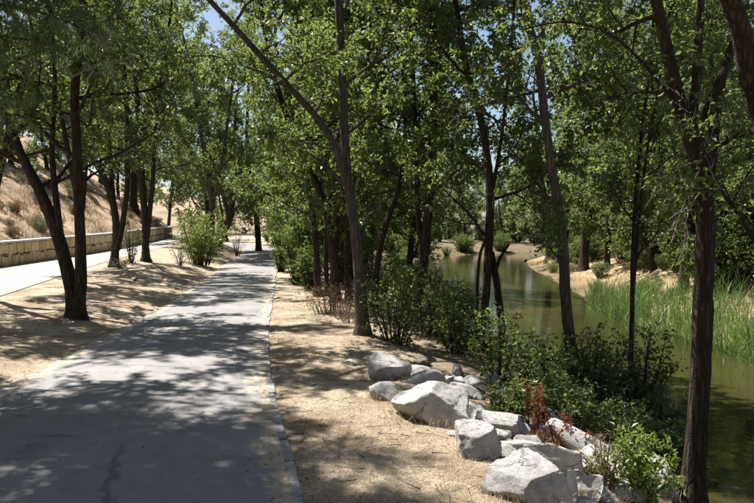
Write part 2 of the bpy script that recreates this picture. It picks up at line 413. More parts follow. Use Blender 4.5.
for course in range(2):
    y = 23.5
    while y < 58:
        wd = rw.uniform(0.19, 0.34) * (1 + max(0, y - 34) * 0.035)
        x0, x1 = float(XW(y)), float(XW(y + wd)); ym = y + wd / 2
        zs = float(zu(ym)); mid = 0.46 + rw.uniform(-0.09, 0.09)
        lo, hi = (0.01, mid) if course == 0 else (mid + rw.uniform(-.05, .03), 0.915)
        if course == 1: lo = 0.50 + rw.uniform(-0.05, 0.02)
        else: hi = min(hi, 0.475)
        o = wl(obj('stone', WB[rw.randrange(8)]))
        o.location = ((x0 + x1) / 2 - 0.03 + rw.uniform(-.012, .012), ym, zs + (lo + hi) / 2)
        o.rotation_euler = (rw.uniform(-.04, .04), rw.uniform(-.03, .03), -math.atan2(x1 - x0, wd) + rw.uniform(-.03, .03))
        o.scale = (0.11, wd - 0.034, hi - lo - 0.03); y += wd; cnt += 1
y = 8.0
while y < 88:
    L = rw.uniform(1.1, 1.5); x0, x1 = float(XW(y)), float(XW(y + L)); ym = y + L / 2
    o = wl(obj('coping_slab', CB[rw.randrange(3)])); s = (float(zu(y + L)) - float(zu(y))) / L
    o.location = ((x0 + x1) / 2 - 0.2, ym, float(zu(ym)) + 0.97); o.rotation_euler = (math.atan(s), 0, -math.atan2(x1 - x0, L))
    o.scale = (0.5, L - 0.012, 0.085); y += L

# ------------------------------------------------------------------ water
def build_water():
    V, Q = [], []; ys = np.concatenate([np.arange(-60, 0, 6), np.arange(0, 60, 1.5), np.arange(60, 135, 2.5)])
    for y in ys:
        a, b = float(XWL(y)) - 1.0, float(XWR(y)) + 1.5
        if y > 104: b = max(b, a + 20)
        for t in np.linspace(0, 1, 6): V.append((a + (b - a) * t, y, WATER_Z))
    n = 6
    for i in range(len(ys) - 1):
        for k in range(n - 1): Q.append((i * n + k, i * n + k + 1, (i + 1) * n + k + 1, (i + 1) * n + k))
    me = mesh_from('river', np.array(V), np.array(Q), smooth=True)
    m, nt, out = new_mat('murky_water')
    v = wpos(nt, (1, 0.55, 1))
    big = noise(nt, wpos(nt, (0.35, 0.08, 1)), 1.0, 3)
    col = ramp(nt, big, [(0.3, (0.020, 0.021, 0.007)), (0.55, (0.040, 0.037, 0.012)), (0.75, (0.075, 0.064, 0.025))])
    h = math_n(nt, 'ADD', noise(nt, v, 2.2, 3, 0.5), math_n(nt, 'MULTIPLY', noise(nt, v, 9, 2, 0.5), 0.25))
    p = principled(nt, out, col, 0.06, bump(nt, h, 0.16, 0.05), 0.5)
    p.inputs['IOR'].default_value = 1.33
    return tagit(obj('river', me, m), 'still murky olive-green river between wooded banks', None, None, 'structure')
build_water()

# ------------------------------------------------------------------ vegetation toolkit
def unit(v):
    v = np.asarray(v, float); return v / (np.linalg.norm(v, axis=-1, keepdims=True) + 1e-9)

def smooth_poly(P, R, step):
    """Catmull-Rom resampling of a traced polyline"""
    P = np.array(P, float); R = np.array(R, float)
    E = np.vstack([2 * P[0] - P[1], P, 2 * P[-1] - P[-2]])
    out, rr = [], []
    for i in range(len(P) - 1):
        n = max(1, int(round(np.linalg.norm(P[i + 1] - P[i]) / step)))
        a, b, c, d = E[i], E[i + 1], E[i + 2], E[i + 3]
        for k in range(n):
            t = k / n
            out.append(0.5 * ((2 * b) + (-a + c) * t + (2 * a - 5 * b + 4 * c - d) * t * t + (-a + 3 * b - 3 * c + d) * t ** 3))
            rr.append(R[i] + (R[i + 1] - R[i]) * t)
    out.append(P[-1]); rr.append(R[-1])
    return np.array(out), np.array(rr)

def tube(P, R, sides, rng=None, rough=0.0, cap=True):
    P = np.asarray(P, float); n = len(P)
    T = np.gradient(P, axis=0) if n > 1 else np.array([[0, 0, 1.0]])
    T = unit(T)
    ref = np.array([0.31, 0.95, 0.05]); V = []
    ang = np.linspace(0, 2 * math.pi, sides, endpoint=False)
    ph = rng.uniform(0, 6.28, 4) if rng is not None else None
    for i in range(n):
        u = ref - T[i] * np.dot(ref, T[i]); u = u / (np.linalg.norm(u) + 1e-9); ref = u
        v = np.cross(T[i], u); r = R[i]
        rad = np.full(sides, r)
        if rng is not None and rough > 0:
            rad = r * (1 + rough * (0.6 * np.sin(2 * ang + ph[0] + i * 0.13) + 0.5 * np.sin(3 * ang + ph[1] - i * 0.21) + 0.35 * np.sin(5 * ang + ph[2] + 0.3 * math.sin(i * 0.5)) + rng.normal(0, 0.35, sides)))
        V.append(P[i] + rad[:, None] * (np.cos(ang)[:, None] * u + np.sin(ang)[:, None] * v))
    V = np.concatenate(V)
    i = np.arange(n - 1)[:, None] * sides; k = np.arange(sides)[None]; k2 = (k + 1) % sides
    Q = np.stack([i + k, i + k2, i + sides + k2, i + sides + k], -1).reshape(-1, 4)
    return V, Q

def spikes(S, E, R):
    """thin three-sided twigs from S to E"""
    n = len(S)
    if n == 0: return np.zeros((0, 3)), np.zeros((0, 3), int)
    T = unit(E - S); ref = np.tile(np.array([0.3, 0.2, 0.93]), (n, 1))
    u = unit(np.cross(T, ref)); v = np.cross(T, u)
    V = np.stack([S + R[:, None] * (math.cos(a) * u + math.sin(a) * v) for a in (0, 2.094, 4.189)] + [E], 1).reshape(-1, 3)
    b = np.arange(n)[:, None] * 4
    T3 = np.concatenate([b + np.array([[0, 1, 3]]), b + np.array([[1, 2, 3]]), b + np.array([[2, 0, 3]])])
    return V, T3

def leaf_geo(S, D, L, Wd, rng, droop=0.25, spread=0.85, upb=0.7, fold=0.12):
    n = len(S)
    rp = unit(rng.normal(size=(n, 3)))
    ld = unit(0.5 * D + spread * rp + np.array([0, 0, -droop]))
    nr = unit(rng.normal(size=(n, 3)) * 0.75 + np.array([0, 0, upb]))
    sd_ = unit(np.cross(ld, nr)); nr = np.cross(sd_, ld)
    s = rng.uniform(0.5, 1.3, n)[:, None]
    l, wd = L * s, Wd * s
    b = S + ld * l * 0.12
    V = np.stack([b, b + ld * l * 0.42 + sd_ * wd * 0.5 + nr * l * fold, b + ld * l - nr * l * 0.08, b + ld * l * 0.42 - sd_ * wd * 0.5 + nr * l * fold], 1).reshape(-1, 3)
    Q = np.arange(n * 4).reshape(-1, 4)
    return V, Q

class Bag:
    def __init__(s): s.V, s.Q, s.T, s.n = [], [], [], 0
    def add(s, V, Q=None, T=None):
        if len(V) == 0: return
        s.V.append(V)
        if Q is not None: s.Q.append(np.asarray(Q) + s.n)
        if T is not None: s.T.append(np.asarray(T) + s.n)
        s.n += len(V)
    def mesh(s, name, off=(0, 0, 0), smooth=True):
        if not s.V: return None
        return mesh_from(name, np.concatenate(s.V) - np.array(off), np.concatenate(s.Q) if s.Q else None, np.concatenate(s.T) if s.T else None, smooth)

def wander(p0, d0, L, n, rng, wob=0.18, up=0.1, r0=0.03, r1=0.008):
    P = [np.array(p0, float)]; d = unit(d0); st = L / n
    for k in range(n):
        d = unit(d + rng.normal(0, wob, 3) + np.array([0, 0, up]))
        P.append(P[-1] + d * st)
    return np.array(P), np.linspace(r0, r1, n + 1)

DEF = dict(zlow=2.2, per_m=2.0, limb=(1.6, 3.2), limb_up=0.45, trop=0.03, subs=7, sublen=(0.5, 1.1), twigs=7, twlen=(0.22, 0.5), leaves=29,
           L=0.085, W=0.048, droop=0.3, spread=0.85, zmin=-9, leaf=None, bark=None, ext=4.0, sides=12, rough=0.10, top_sparse=None, top=99.0, spike_r=0.004, joined=False, keep=None, rstem=0.78)
def make_tree(name, stems, label, cat='tree', group=None, seed=0, dead=(), **kw):
    """stems: list of (points, radii, grows_limbs); world coordinates. Base of the first stem is the thing's origin."""
    p = dict(DEF); p.update(kw); rng = np.random.default_rng(seed)
    base = np.array(stems[0][0][0], float)
    root = tagit(empty(name, base), label, cat, group)
    trunk_join = Bag(); LS, LD = [], []
    limb_n = 0
    for si, (SP, SR, ext) in enumerate(stems):
        P, R = smooth_poly(SP, SR, 0.16)
        if ext:
            d = unit(P[-1] - P[-4]); e, er = wander(P[-1], unit(d + np.array([0, 0, 0.5])), ext, 10, rng, 0.10, 0.10, R[-1], 0.018)
            P = np.vstack([P, e[1:]]); R = np.concatenate([R, er[1:]])
        R = R * p['rstem']
        if si == 0 or abs(P[0][2] - base[2]) < 0.3:      # root flare and buried foot
            hgt = P[:, 2] - P[0][2]
            R = R * (1 + 0.65 * np.exp(-np.maximum(hgt, 0) / 0.17))
            P = np.vstack([P[0] - np.array([0, 0, 0.25]), P]); R = np.concatenate([[R[0] * 1.1], R])
        sides = p['sides'] if R.max() > 0.05 else 7
        V, Q = tube(P, R, sides, rng, p['rough'])
        if p['joined']: trunk_join.add(V, Q)
        else:
            b = Bag(); b.add(V, Q); obj('trunk', b.mesh('trunk', base), p['bark'], root)
        # limbs
        zrel = P[:, 2] - base[2]
        seg = np.linalg.norm(np.diff(P, axis=0), axis=1); cum = np.concatenate([[0], np.cumsum(seg)])
        ok = np.where(zrel > p['zlow'])[0]
        if len(ok) < 2: continue
        s0, s1 = cum[ok[0]], cum[-1]
        nl = max(2, int((s1 - s0) * p['per_m'])); az = rng.uniform(0, 6.28)
        for k in range(nl + 1):
            s = s0 + (s1 - s0) * min(1, (k + rng.uniform(-0.3, 0.3)) / nl) if k else s0
            i = int(np.clip(np.searchsorted(cum, s), 1, len(P) - 1)); q = P[i]; rr = R[i]
            f = (s - s0) / (s1 - s0 + 1e-6)
            az += 2.4 + rng.normal(0, 0.4)
            dirv = np.array([math.cos(az), math.sin(az), p['limb_up'] + rng.normal(0, 0.22) + 0.5 * f * f])
            Ll = rng.uniform(*p['limb']) * (1.0 - 0.45 * f)
            if k == nl: dirv = np.array([rng.normal(0, .3), rng.normal(0, .3), 1.0])
            if p['keep'] is not None and q[2] < p['top'] and not p['keep'](q, dirv): continue
            hi = q[2] > p['top']
            if hi: Ll *= 1.35  # upper crown grown longer and denser to shade the ground
            if p['top_sparse'] is not None and q[2] > p['top_sparse'] and rng.random() < 0.5: continue
            r0 = min(rr * 0.6, 0.012 + 0.011 * Ll)
            LP, LR = wander(q, dirv, Ll, 7, rng, 0.17, p['trop'], r0, 0.006)
            if LP[-1][2] < p['zmin'] + 0.25:
                dirv[2] = abs(dirv[2]) + 0.7; LP, LR = wander(q, dirv, Ll * 0.8, 7, rng, 0.12, abs(p['trop']) + 0.03, r0, 0.006)
            bag = Bag(); V, Q = tube(LP, LR, 6 if not p['joined'] else 4, rng, 0.05); bag.add(V, Q)
            ends = []; TS, TE = [], []
            nsub = max(2, int(p['subs'] * (0.6 + 0.4 * Ll / p['limb'][1])))
            subs = [(LP, LR, 0.35)]
            for j in range(nsub):
                t = 0.22 + 0.75 * (j + rng.random()) / nsub; ii = min(6, int(t * 7)); fr = t * 7 - ii
                o0 = LP[ii] + (LP[ii + 1] - LP[ii]) * fr
                ax = unit(LP[ii + 1] - LP[ii]); perp = unit(np.cross(ax, unit(rng.normal(size=3))))
                sl = rng.uniform(*p['sublen']) * (1.15 - 0.5 * t)
                B, BR = wander(o0, ax * 0.6 + perp * 0.85 + np.array([0, 0, 0.12]), sl, 4, rng, 0.2, p['trop'] - 0.03, max(0.005, LR[ii] * 0.55), 0.003)
                V, Q = tube(B, BR, 4 if not p['joined'] else 3); bag.add(V, Q)
                subs.append((B, BR, 0.1))
            for B, BR, t0 in subs:
                nt_ = p['twigs'] if B is not LP else int(p['twigs'] * 1.5)
                tt = t0 + (1 - t0) * (np.arange(nt_) + rng.random(nt_)) / nt_
                x = tt * (len(B) - 1); ii = np.minimum(x.astype(int), len(B) - 2); fr = (x - ii)[:, None]
                o0 = B[ii] + (B[ii + 1] - B[ii]) * fr; ax = unit(B[ii + 1] - B[ii])
                perp = unit(np.cross(ax, unit(rng.normal(size=(nt_, 3)))))
                dv = unit(ax * 0.65 + perp * 0.8 + np.array([0, 0, -0.15 * p['droop']]))
                ln = rng.uniform(*p['twlen'], nt_)[:, None]
                TS.append(o0); TE.append(o0 + dv * ln)
            TS, TE = np.concatenate(TS), np.concatenate(TE)
            if p['spike_r']:
                V, T = spikes(TS, TE, np.full(len(TS), p['spike_r'])); bag.add(V, None, T)
            m = int(p['leaves'] * 1.45) if hi else p['leaves']
            u = rng.uniform(0.1, 1.08, (len(TS), m, 1)); D = unit(TE - TS)
            S = (TS[:, None] + (TE - TS)[:, None] * u + rng.normal(0, 0.02, (len(TS), m, 3))).reshape(-1, 3)
            D = np.repeat(D, m, axis=0)
            if p['zmin'] > -8:
                kk = S[:, 2] > p['zmin'] + rng.normal(0, 0.4, len(S)); S, D = S[kk], D[kk]
            cl = sum(np.sin(S @ w_ + f_) for w_, f_ in CLUMP)
            kk = cl > -1.0 + rng.normal(0, 0.35, len(S)); S, D = S[kk], D[kk]
            LS.append(S); LD.append(D); limb_n += 1
            if p['joined']: trunk_join.add(np.concatenate(bag.V), np.concatenate(bag.Q) if bag.Q else None, np.concatenate(bag.T) if bag.T else None)
            else: obj('limb', bag.mesh('limb', base), p['bark'], root)
    if p['joined']: obj('trunk', trunk_join.mesh('trunk', base), p['bark'], root)
    for DP in dead:
        bag = Bag(); P, R = smooth_poly(DP, np.linspace(0.011, 0.003, len(DP)), 0.12)
        V, Q = tube(P, R, 5, rng, 0.08); bag.add(V, Q)
        for k in range(5):
            i = rng.integers(len(P) // 3, len(P) - 1); ax = unit(P[i + 1] - P[i])
            B, BR = wander(P[i], ax + 0.8 * rng.normal(size=3) + np.array([0, 0, -0.5]), rng.uniform(0.2, 0.6), 5, rng, 0.22, -0.08, 0.006, 0.002)
            V, Q = tube(B, BR, 4); bag.add(V, Q)
        obj('dead_branch', bag.mesh('dead_branch', base), DEADWOOD, root)
    S, D = np.concatenate(LS), np.concatenate(LD)
    V, Q = leaf_geo(S, D, p['L'], p['W'], rng, p['droop'], p['spread'])
    obj('crown', mesh_from('crown', V - base, Q), p['leaf'], root)
    STATS.append((name, len(Q)))
    return root
STATS = []
_cr = np.random.default_rng(5)
CLUMP = [(unit(_cr.normal(size=3)) * f_, _cr.uniform(0, 6.28)) for f_ in (2.2, 2.9, 3.7, 4.6)]

def make_bush(name, base, wid, hgt, label, group=None, seed=0, leaf=None, bark=None, n=9, leaves=9, tw=9, L=0.05, W=0.03, cat='shrub', low=0.02, droop=0.15, arch=0.0, foot=0.15, twlen=(0.12, 0.28)):
    rng = np.random.default_rng(seed); base = np.array(base, float)
    root = tagit(empty(name, base), label, cat, group)
    bag = Bag(); LS, LD = [], []
    for k in range(n):
        a = 2.4 * k + rng.normal(0, 0.3); ra = (k + 0.5) / n
        rad = wid * 0.5 * math.sqrt(ra) * rng.uniform(0.8, 1.1)
        top = np.array([math.cos(a) * rad, math.sin(a) * rad, hgt * (1 - 0.45 * ra) * rng.uniform(0.8, 1.08)])
        f = np.array([math.cos(a), math.sin(a), 0]) * foot * wid * 0.5 * math.sqrt(ra)
        L0 = np.linalg.norm(top - f)
        m = 6; P = []
        for j in range(m + 1):
            t = j / m
            q = f + (top - f) * t; q[2] = f[2] + (top[2] - f[2]) * (t + (0.35 + arch) * t * (1 - t))
            P.append(base + q + rng.normal(0, 0.03 * L0, 3) * (t if j else 0) * 0.6)
        P = np.array(P); P[0, 2] = base[2] - 0.05
        r0 = 0.006 + 0.009 * L0
        V, Q = tube(P, np.linspace(r0, 0.003, m + 1), 5); bag.add(V, Q)
        for lev in range(2):
            nt_ = tw if lev == 0 else tw // 2
            tt = low + (1 - low) * (np.arange(nt_) + rng.random(nt_)) / nt_
            x = tt * m; ii = np.minimum(x.astype(int), m - 1); fr = (x - ii)[:, None]
            o0 = P[ii] + (P[ii + 1] - P[ii]) * fr; ax = unit(P[ii + 1] - P[ii])
            perp = unit(np.cross(ax, unit(rng.normal(size=(nt_, 3)))))
            sc_ = (0.45 + 0.35 * math.sqrt(wid)) * (1.0 if lev == 0 else 1.6)
            E = o0 + unit(ax * 0.6 + perp) * rng.uniform(*twlen, nt_)[:, None] * sc_
            E[:, 2] = np.maximum(E[:, 2], base[2] + 0.03)
            V, T = spikes(o0, E, np.full(nt_, 0.0035)); bag.add(V, None, T)
            u = rng.uniform(0.15, 1.05, (nt_, leaves, 1))
            LS.append((o0[:, None] + (E - o0)[:, None] * u + rng.normal(0, 0.015, (nt_, leaves, 3))).reshape(-1, 3)); LD.append(np.repeat(unit(E - o0), leaves, axis=0))
    obj('stem', bag.mesh('stem', base), bark, root)
    V, Q = leaf_geo(np.concatenate(LS), np.concatenate(LD), L, W, rng, droop)
    obj('foliage', mesh_from('foliage', V - base, Q), leaf, root)
    STATS.append((name, len(Q)))
    return root

def copy_thing(o, loc, rz, s, label=None, group=None):
    c = o.copy(); COL.objects.link(c); c.location = loc; c.rotation_euler = (0, 0, rz); c.scale = (s, s, s)
    if label: c['label'] = label
    if group: c['group'] = group
    for ch in o.children:
        d = ch.copy(); COL.objects.link(d); d.parent = c
    return c

def S_(pix, d, r0, r1, ext=0, dd=0.0):
    """a stem traced as photograph pixels at depth d (drifting by dd metres towards its top)"""
    n = len(pix); ds = [d + dd * (i / (n - 1)) ** 1.3 for i in range(n)]
    return [pt(x, y, q) for (x, y), q in zip(pix, ds)], list(np.linspace(r0, r1, n)), ext

def on_ground(stem, bury=0.0):
    P, R, e = stem; P = list(P); x, y = P[0][0], P[0][1]; P[0] = np.array((x, y, H(x, y) - bury)); return P, R, e

# ------------------------------------------------------------------ the trees one can tell apart
left_keep = None
make_tree('elm_tree', [
    on_ground(S_([(76, 318), (72, 290), (59, 240), (41, 195), (19, 150), (3, 105), (-15, 40)], 13.4, 0.175, 0.09, 3, 0.6)),
    on_ground(S_([(79, 318), (81, 270), (79, 210), (77, 150), (75, 90), (82, 20), (90, -60)], 13.3, 0.15, 0.075, 3.0, -0.5)),
    S_([(62, 252), (56, 200), (52, 150), (55, 80), (50, 10)], 13.5, 0.09, 0.05, 2.5, 0.8)],
    'twin-trunked dark tree forking near the ground on the bank beside the asphalt path', seed=11, leaf=LEAF_B, bark=BARK, zlow=2.5, per_m=2.0, limb=(1.7, 3.6), zmin=2.75)
make_tree('elm_tree', [
    on_ground(S_([(114, 264), (116, 220), (106, 182), (89, 150), (78, 110), (66, 40)], 27, 0.21, 0.10, 4)),
    S_([(117, 250), (124, 215), (128, 170), (126, 100), (122, 20)], 26.8, 0.15, 0.08, 4),
    S_([(116, 225), (112, 180), (109, 120), (112, 40)], 27.2, 0.12, 0.06, 2)],
    'dark tree with several stems fanning upward in front of the stone wall', seed=12, leaf=LEAF_B, bark=BARK, zlow=3.2, per_m=1.8, limb=(2.2, 4.4), ext=4, zmin=3.7, L=0.11, W=0.062, leaves=18)
make_tree('elm_tree', [
    on_ground(S_([(146, 258), (145, 215), (141, 165), (138, 105), (130, 40)], 31, 0.22, 0.10, 4)),
    S_([(147, 238), (152, 190), (154, 155), (159, 90), (170, 20)], 31, 0.15, 0.08, 4)],
    'slender dark tree with two upright stems at the edge of the upper footpath', seed=13, leaf=LEAF_B, bark=BARK, zlow=3.4, per_m=1.8, limb=(2.2, 4.4), zmin=3.7, L=0.11, W=0.062, leaves=18)
make_tree('ash_tree', [
    on_ground(S_([(211, 246), (212, 205), (206, 165), (199, 120), (188, 60)], 43, 0.26, 0.12, 5)),
    S_([(212, 205), (222, 160), (229, 110), (236, 60)], 43, 0.17, 0.09, 5),
    S_([(210, 195), (193, 158), (178, 125)], 43, 0.12, 0.07, 4)],
    'tree with a fan of thin grey limbs rising behind the lime-green bush', seed=14, leaf=LEAF_C, bark=BARK_GREY, zlow=3.2, per_m=1.7, limb=(2.2, 4.4), L=0.14, W=0.08, leaves=16)
make_tree('ash_tree', [on_ground(S_([(259, 244), (256, 215), (250, 180), (247, 130), (250, 60)], 56, 0.3, 0.14, 5))],
    'leaning tree on the bank above the far bend of the asphalt path', seed=15, leaf=LEAF_A, bark=BARK, zlow=3.2, per_m=2.0, limb=(2.4, 4.6), L=0.16, W=0.08, leaves=16)

make_tree('poplar_tree', [
    on_ground(S_([(363, 338), (360, 290), (356, 240), (350, 195), (346, 160), (344, 115), (341, 55), (338, -20), (334, -110)], 11.6, 0.135, 0.075, 4.5, 0.3)),
    S_([(349, 186), (333, 142), (313, 113), (276, 73), (240, 33), (206, -4), (165, -50)], 11.6, 0.085, 0.045, 2.0, -0.6)],
    'straight rough-barked tree on the dry verge sending one long limb over the asphalt path', seed=21, leaf=LEAF_A, bark=BARK_GREY, zlow=2.5, per_m=2.6, limb=(1.2, 2.6), zmin=2.7, leaves=22, top_sparse=5.6, keep=lambda q, d: d[1] > -0.7)
make_tree('poplar_tree', [
    on_ground(S_([(336, 302), (334, 260), (327, 216), (315, 181), (302, 153), (290, 124), (278, 90), (266, 40), (256, -20)], 17.2, 0.14, 0.07, 2.5))],
    'tree whose dark trunk bends toward the path above the brushwood heap', seed=22, leaf=LEAF_A, bark=BARK, zlow=2.4, per_m=1.9, limb=(1.3, 2.8), L=0.095, W=0.055, zmin=2.2, top=5.0, ext=4)
make_tree('poplar_tree', [
    on_ground(S_([(318, 294), (316, 250), (312, 210), (305, 168), (300, 110), (298, 30)], 19.5, 0.12, 0.06, 2.5)),
    on_ground(S_([(327, 294), (326, 245), (330, 200), (337, 150), (345, 80)], 19.8, 0.09, 0.05, 2.0))],
    'pair of slim dark stems from one root behind the brushwood heap', seed=23, leaf=LEAF_B, bark=BARK, zlow=2.2, per_m=1.7, limb=(1.4, 2.8), L=0.10, W=0.055, zmin=2.0, top=5.0)
make_tree('poplar_tree', [
    on_ground(S_([(349, 296), (347, 250), (350, 205), (359, 150), (366, 90), (370, 10)], 18.2, 0.11, 0.06, 2.5))],
    'dark upright tree standing directly behind the rough-barked straight trunk', seed=24, leaf=LEAF_B, bark=BARK, zlow=2.0, per_m=1.8, limb=(1.3, 2.7), L=0.10, W=0.055, zmin=1.9, top=5.0)
make_tree('poplar_tree', [
    on_ground(S_([(374, 310), (377, 270), (385, 228), (398, 190), (405, 130), (402, 50)], 15.2, 0.10, 0.05, 2.5))],
    'thin dark tree leaning from the dry verge out toward the river', seed=25, leaf=LEAF_B, bark=BARK, zlow=2.0, per_m=1.8, limb=(1.2, 2.4), zmin=1.8)
make_tree('poplar_tree', [
    on_ground(S_([(419, 340), (421, 290), (425, 246), (429, 200), (433, 150), (434, 80), (432, 0), (430, -80)], 14.5, 0.145, 0.08, 4)),
    S_([(424, 256), (418, 215), (416, 160), (414, 95), (410, 10)], 14.5, 0.085, 0.05, 2.5, 0.5)],
    'tree forking low into two near-parallel stems above the leafy bank shrubs', seed=26, leaf=LEAF_B, bark=BARK, zlow=1.9, per_m=2.6, limb=(1.2, 2.6), zmin=1.75, top=5.2, ext=5, keep=lambda q, d: d[1] > -0.25)
make_tree('willow_tree', [
    on_ground(S_([(478, 385), (480, 340), (486, 290), (489, 240), (490, 190), (485, 140), (476, 100), (465, 58), (454, -10)], 11.7, 0.105, 0.06, 4.5)),
    on_ground(S_([(503, 372), (502, 330), (497, 285), (491, 252)], 11.8, 0.085, 0.07, 0)),
    S_([(490, 200), (497, 165), (503, 125), (508, 80), (514, 10)], 11.7, 0.05, 0.03, 2.0),
    S_([(496, 270), (500, 258), (509, 244)], 11.7, 0.04, 0.028, 0),
    on_ground(S_([(474, 365), (476, 325), (479, 262), (486, 238)], 11.4, 0.045, 0.03, 0))],
    'cluster of crossing dark stems on the bank with bare grey arching twigs', seed=27, leaf=LEAF_A, bark=BARK, zlow=1.9, per_m=1.9, limb=(1.0, 2.2), zmin=1.8, top=5.2, ext=5, keep=lambda q, d: d[1] > -0.25,
    dead=[[pt(x, y, 11.2) for x, y in ((492, 205), (500, 180), (520, 155), (548, 142))][::-1], [pt(x, y, 10.8) for x, y in ((540, 82), (520, 70), (495, 68), (472, 86), (460, 110), (455, 140))], [pt(x, y, 11.0) for x, y in ((482, 112), (465, 110), (440, 106))]])
make_tree('poplar_tree', [
    on_ground(S_([(574, 395), (571, 350), (566, 300), (564, 255), (560, 215), (552, 170), (545, 120), (538, 60), (524, 8), (508, -55)], 11.0, 0.125, 0.07, 4))],
    'single grey-barked trunk leaning gently over the water from the shrubby shore', seed=28, leaf=LEAF_A, bark=BARK_GREY, zlow=1.9, per_m=2.6, limb=(1.1, 2.4), zmin=1.6, top=5.2, ext=5, keep=lambda q, d: d[1] > -0.5)
make_tree('ash_tree', [
    on_ground(S_([(630, 378), (632, 315), (633, 250), (637, 185), (642, 130), (649, 75), (655, 0)], 12.3, 0.055, 0.03, 2.0)),
    S_([(633, 300), (640, 210), (648, 145), (657, 95), (668, 20)], 12.3, 0.035, 0.022, 1.5)],
    'very slim twin-stemmed sapling tree rising in front of the reeds', seed=29, leaf=LEAF_C, bark=BARK, zlow=2.4, per_m=1.6, limb=(0.8, 1.7), zmin=2.2, sides=8)
make_tree('poplar_tree', [
    on_ground(S_([(691, 497), (697, 420), (701, 340), (704, 270), (705, 215), (700, 175), (690, 138), (678, 96), (668, 55), (656, 0), (640, -60)], 7.2, 0.15, 0.06, 2.0)),
    S_([(694, 150), (693, 118), (696, 85), (699, 35), (702, -20), (706, -80)], 7.2, 0.065, 0.04, 1.5, 0.3),
    S_([(704, 205), (710, 160), (714, 126), (721, 80), (735, 40), (748, -10)], 7.25, 0.09, 0.05, 2.0, 0.5),
    S_([(688, 132), (672, 100), (655, 78), (630, 50), (600, 29), (560, 22), (522, 30)], 7.15, 0.03, 0.012, 0, 0.4)],
    'thick dark trunk at the water edge forking into spreading limbs', seed=30, leaf=LEAF_A, bark=BARK, zlow=2.9, per_m=1.9, limb=(0.8, 1.9), zmin=2.0, L=0.062, W=0.036, leaves=26, keep=lambda q, d: d[1] > 0.1,
    dead=[[pt(x, y, 7.0) for x, y in ((700, 170), (690, 190), (680, 215), (672, 240))], [pt(x, y, 7.0) for x, y in ((706, 200), (700, 192), (690, 210), (682, 232))], [pt(x, y, 6.9) for x, y in ((702, 160), (680, 168), (660, 185), (646, 205))]])
b9 = np.array((4.35, 6.4, 0)); b9[2] = H(4.35, 6.4)
make_tree('poplar_tree', [
    ([b9, b9 + np.array((-0.15, 0, 1.4)), pt(764, 120, 6.2), pt(753, 86, 6.1), pt(740, 26, 6.0), pt(727, -10, 5.9), pt(700, -80, 5.8)], [0.17, 0.15, 0.13, 0.12, 0.105, 0.10, 0.09], 3.0),
    ([b9 + np.array((-0.1, 0, 1.2)), b9 + np.array((0.1, 0.5, 2.2)), b9 + np.array((0.0, 1.2, 3.0))], [0.08, 0.06, 0.04], 2.0)],
    'reddish-brown trunk leaning inward beside the forked water-edge tree', seed=31, leaf=LEAF_C, bark=BARK, zlow=2.2, per_m=1.5, limb=(0.8, 1.9), zmin=1.2, L=0.064, W=0.037, leaves=26, droop=0.5, keep=lambda q, d: d[1] > 0.1)

# feathery tamarisk hanging in over the path
tb = np.array((-6.1, 6.9, 0)); tb[2] = H(-6.1, 6.9)
make_tree('tamarisk_tree', [
    ([tb, tb + np.array((0.2, -0.05, 1.6)), tb + np.array((0.7, 0.1, 3.0)), tb + np.array((1.5, 0.3, 4.1)), tb + np.array((2.4, 0.2, 4.9))], [0.14, 0.12, 0.10, 0.07, 0.05], 1.5),
    ([tb + np.array((0.2, 0, 1.6)), tb + np.array((0.1, 0.6, 3.0)), tb + np.array((0.3, 1.3, 4.6))], [0.09, 0.07, 0.05], 1.5)],
    'feathery grey-green tamarisk with drooping sprays beside the twin-trunked dark tree', seed=41, leaf=NEEDLE, bark=BARK, zlow=2.2, per_m=3.0, limb=(1.2, 2.3), subs=9, twigs=12, leaves=40, L=0.13, W=0.010,
    droop=0.35, spread=0.45, zmin=2.75, trop=-0.05, spike_r=0.003,
    dead=[[pt(x, y, 6.9) for x, y in ((70, 78), (85, 70), (100, 62), (118, 60))], [pt(x, y, 6.9) for x, y in ((84, 84), (98, 62), (108, 40), (112, 20))]])

# ------------------------------------------------------------------ background trees: six grown once, then copied
GEN = []
def gen(seed, h, leaf, bark, zlow, lm, twin=False, L=0.15, zmin=-9):
    rng = np.random.default_rng(seed)
    P, R = wander((0, 0, 0), (rng.normal(0, .12), rng.normal(0, .12), 1), h * 0.62, 7, rng, 0.09, 0.08, 0.19 if zlow < 4 else 0.13, 0.09 if zlow < 4 else 0.075)
    stems = [(list(P), list(R), h * 0.3)]
    if twin:
        P2, R2 = wander(P[2], (rng.normal(0, .5), rng.normal(0, .5), 1), h * 0.5, 5, rng, 0.1, 0.08, 0.11, 0.06); stems.append((list(P2), list(R2), h * 0.25))
    return make_tree('tree', stems, 'tree', seed=seed + 100, leaf=leaf, bark=bark, zlow=zlow, per_m=2.6 if not twin else 1.8, limb=lm, subs=7, twigs=6, sublen=(0.7, 1.5), twlen=(0.3, 0.7), leaves=20 if zlow < 4 else 38, L=L, W=L * 0.58, joined=True, spike_r=0.006, sides=8, zmin=zmin, rstem=1.0)
GEN = [gen(1, 10, LEAF_A, BARK, 1.6, (2.0, 3.8)), gen(2, 11, LEAF_B, BARK, 1.8, (2.0, 4.0), True), gen(3, 9, LEAF_C, BARK_GREY, 1.2, (1.8, 3.6), True),
       gen(4, 10, LEAF_A, BARK, 0.9, (1.8, 3.4)), gen(5, 12, LEAF_B, BARK, 2.0, (2.2, 4.2)), gen(6, 8, LEAF_C, BARK, 0.6, (1.6, 3.0), True), gen(7, 13, LEAF_A, BARK, 4.6, (2.4, 4.2), True, 0.11, 4.2)]
GEN_USED = [False] * 7
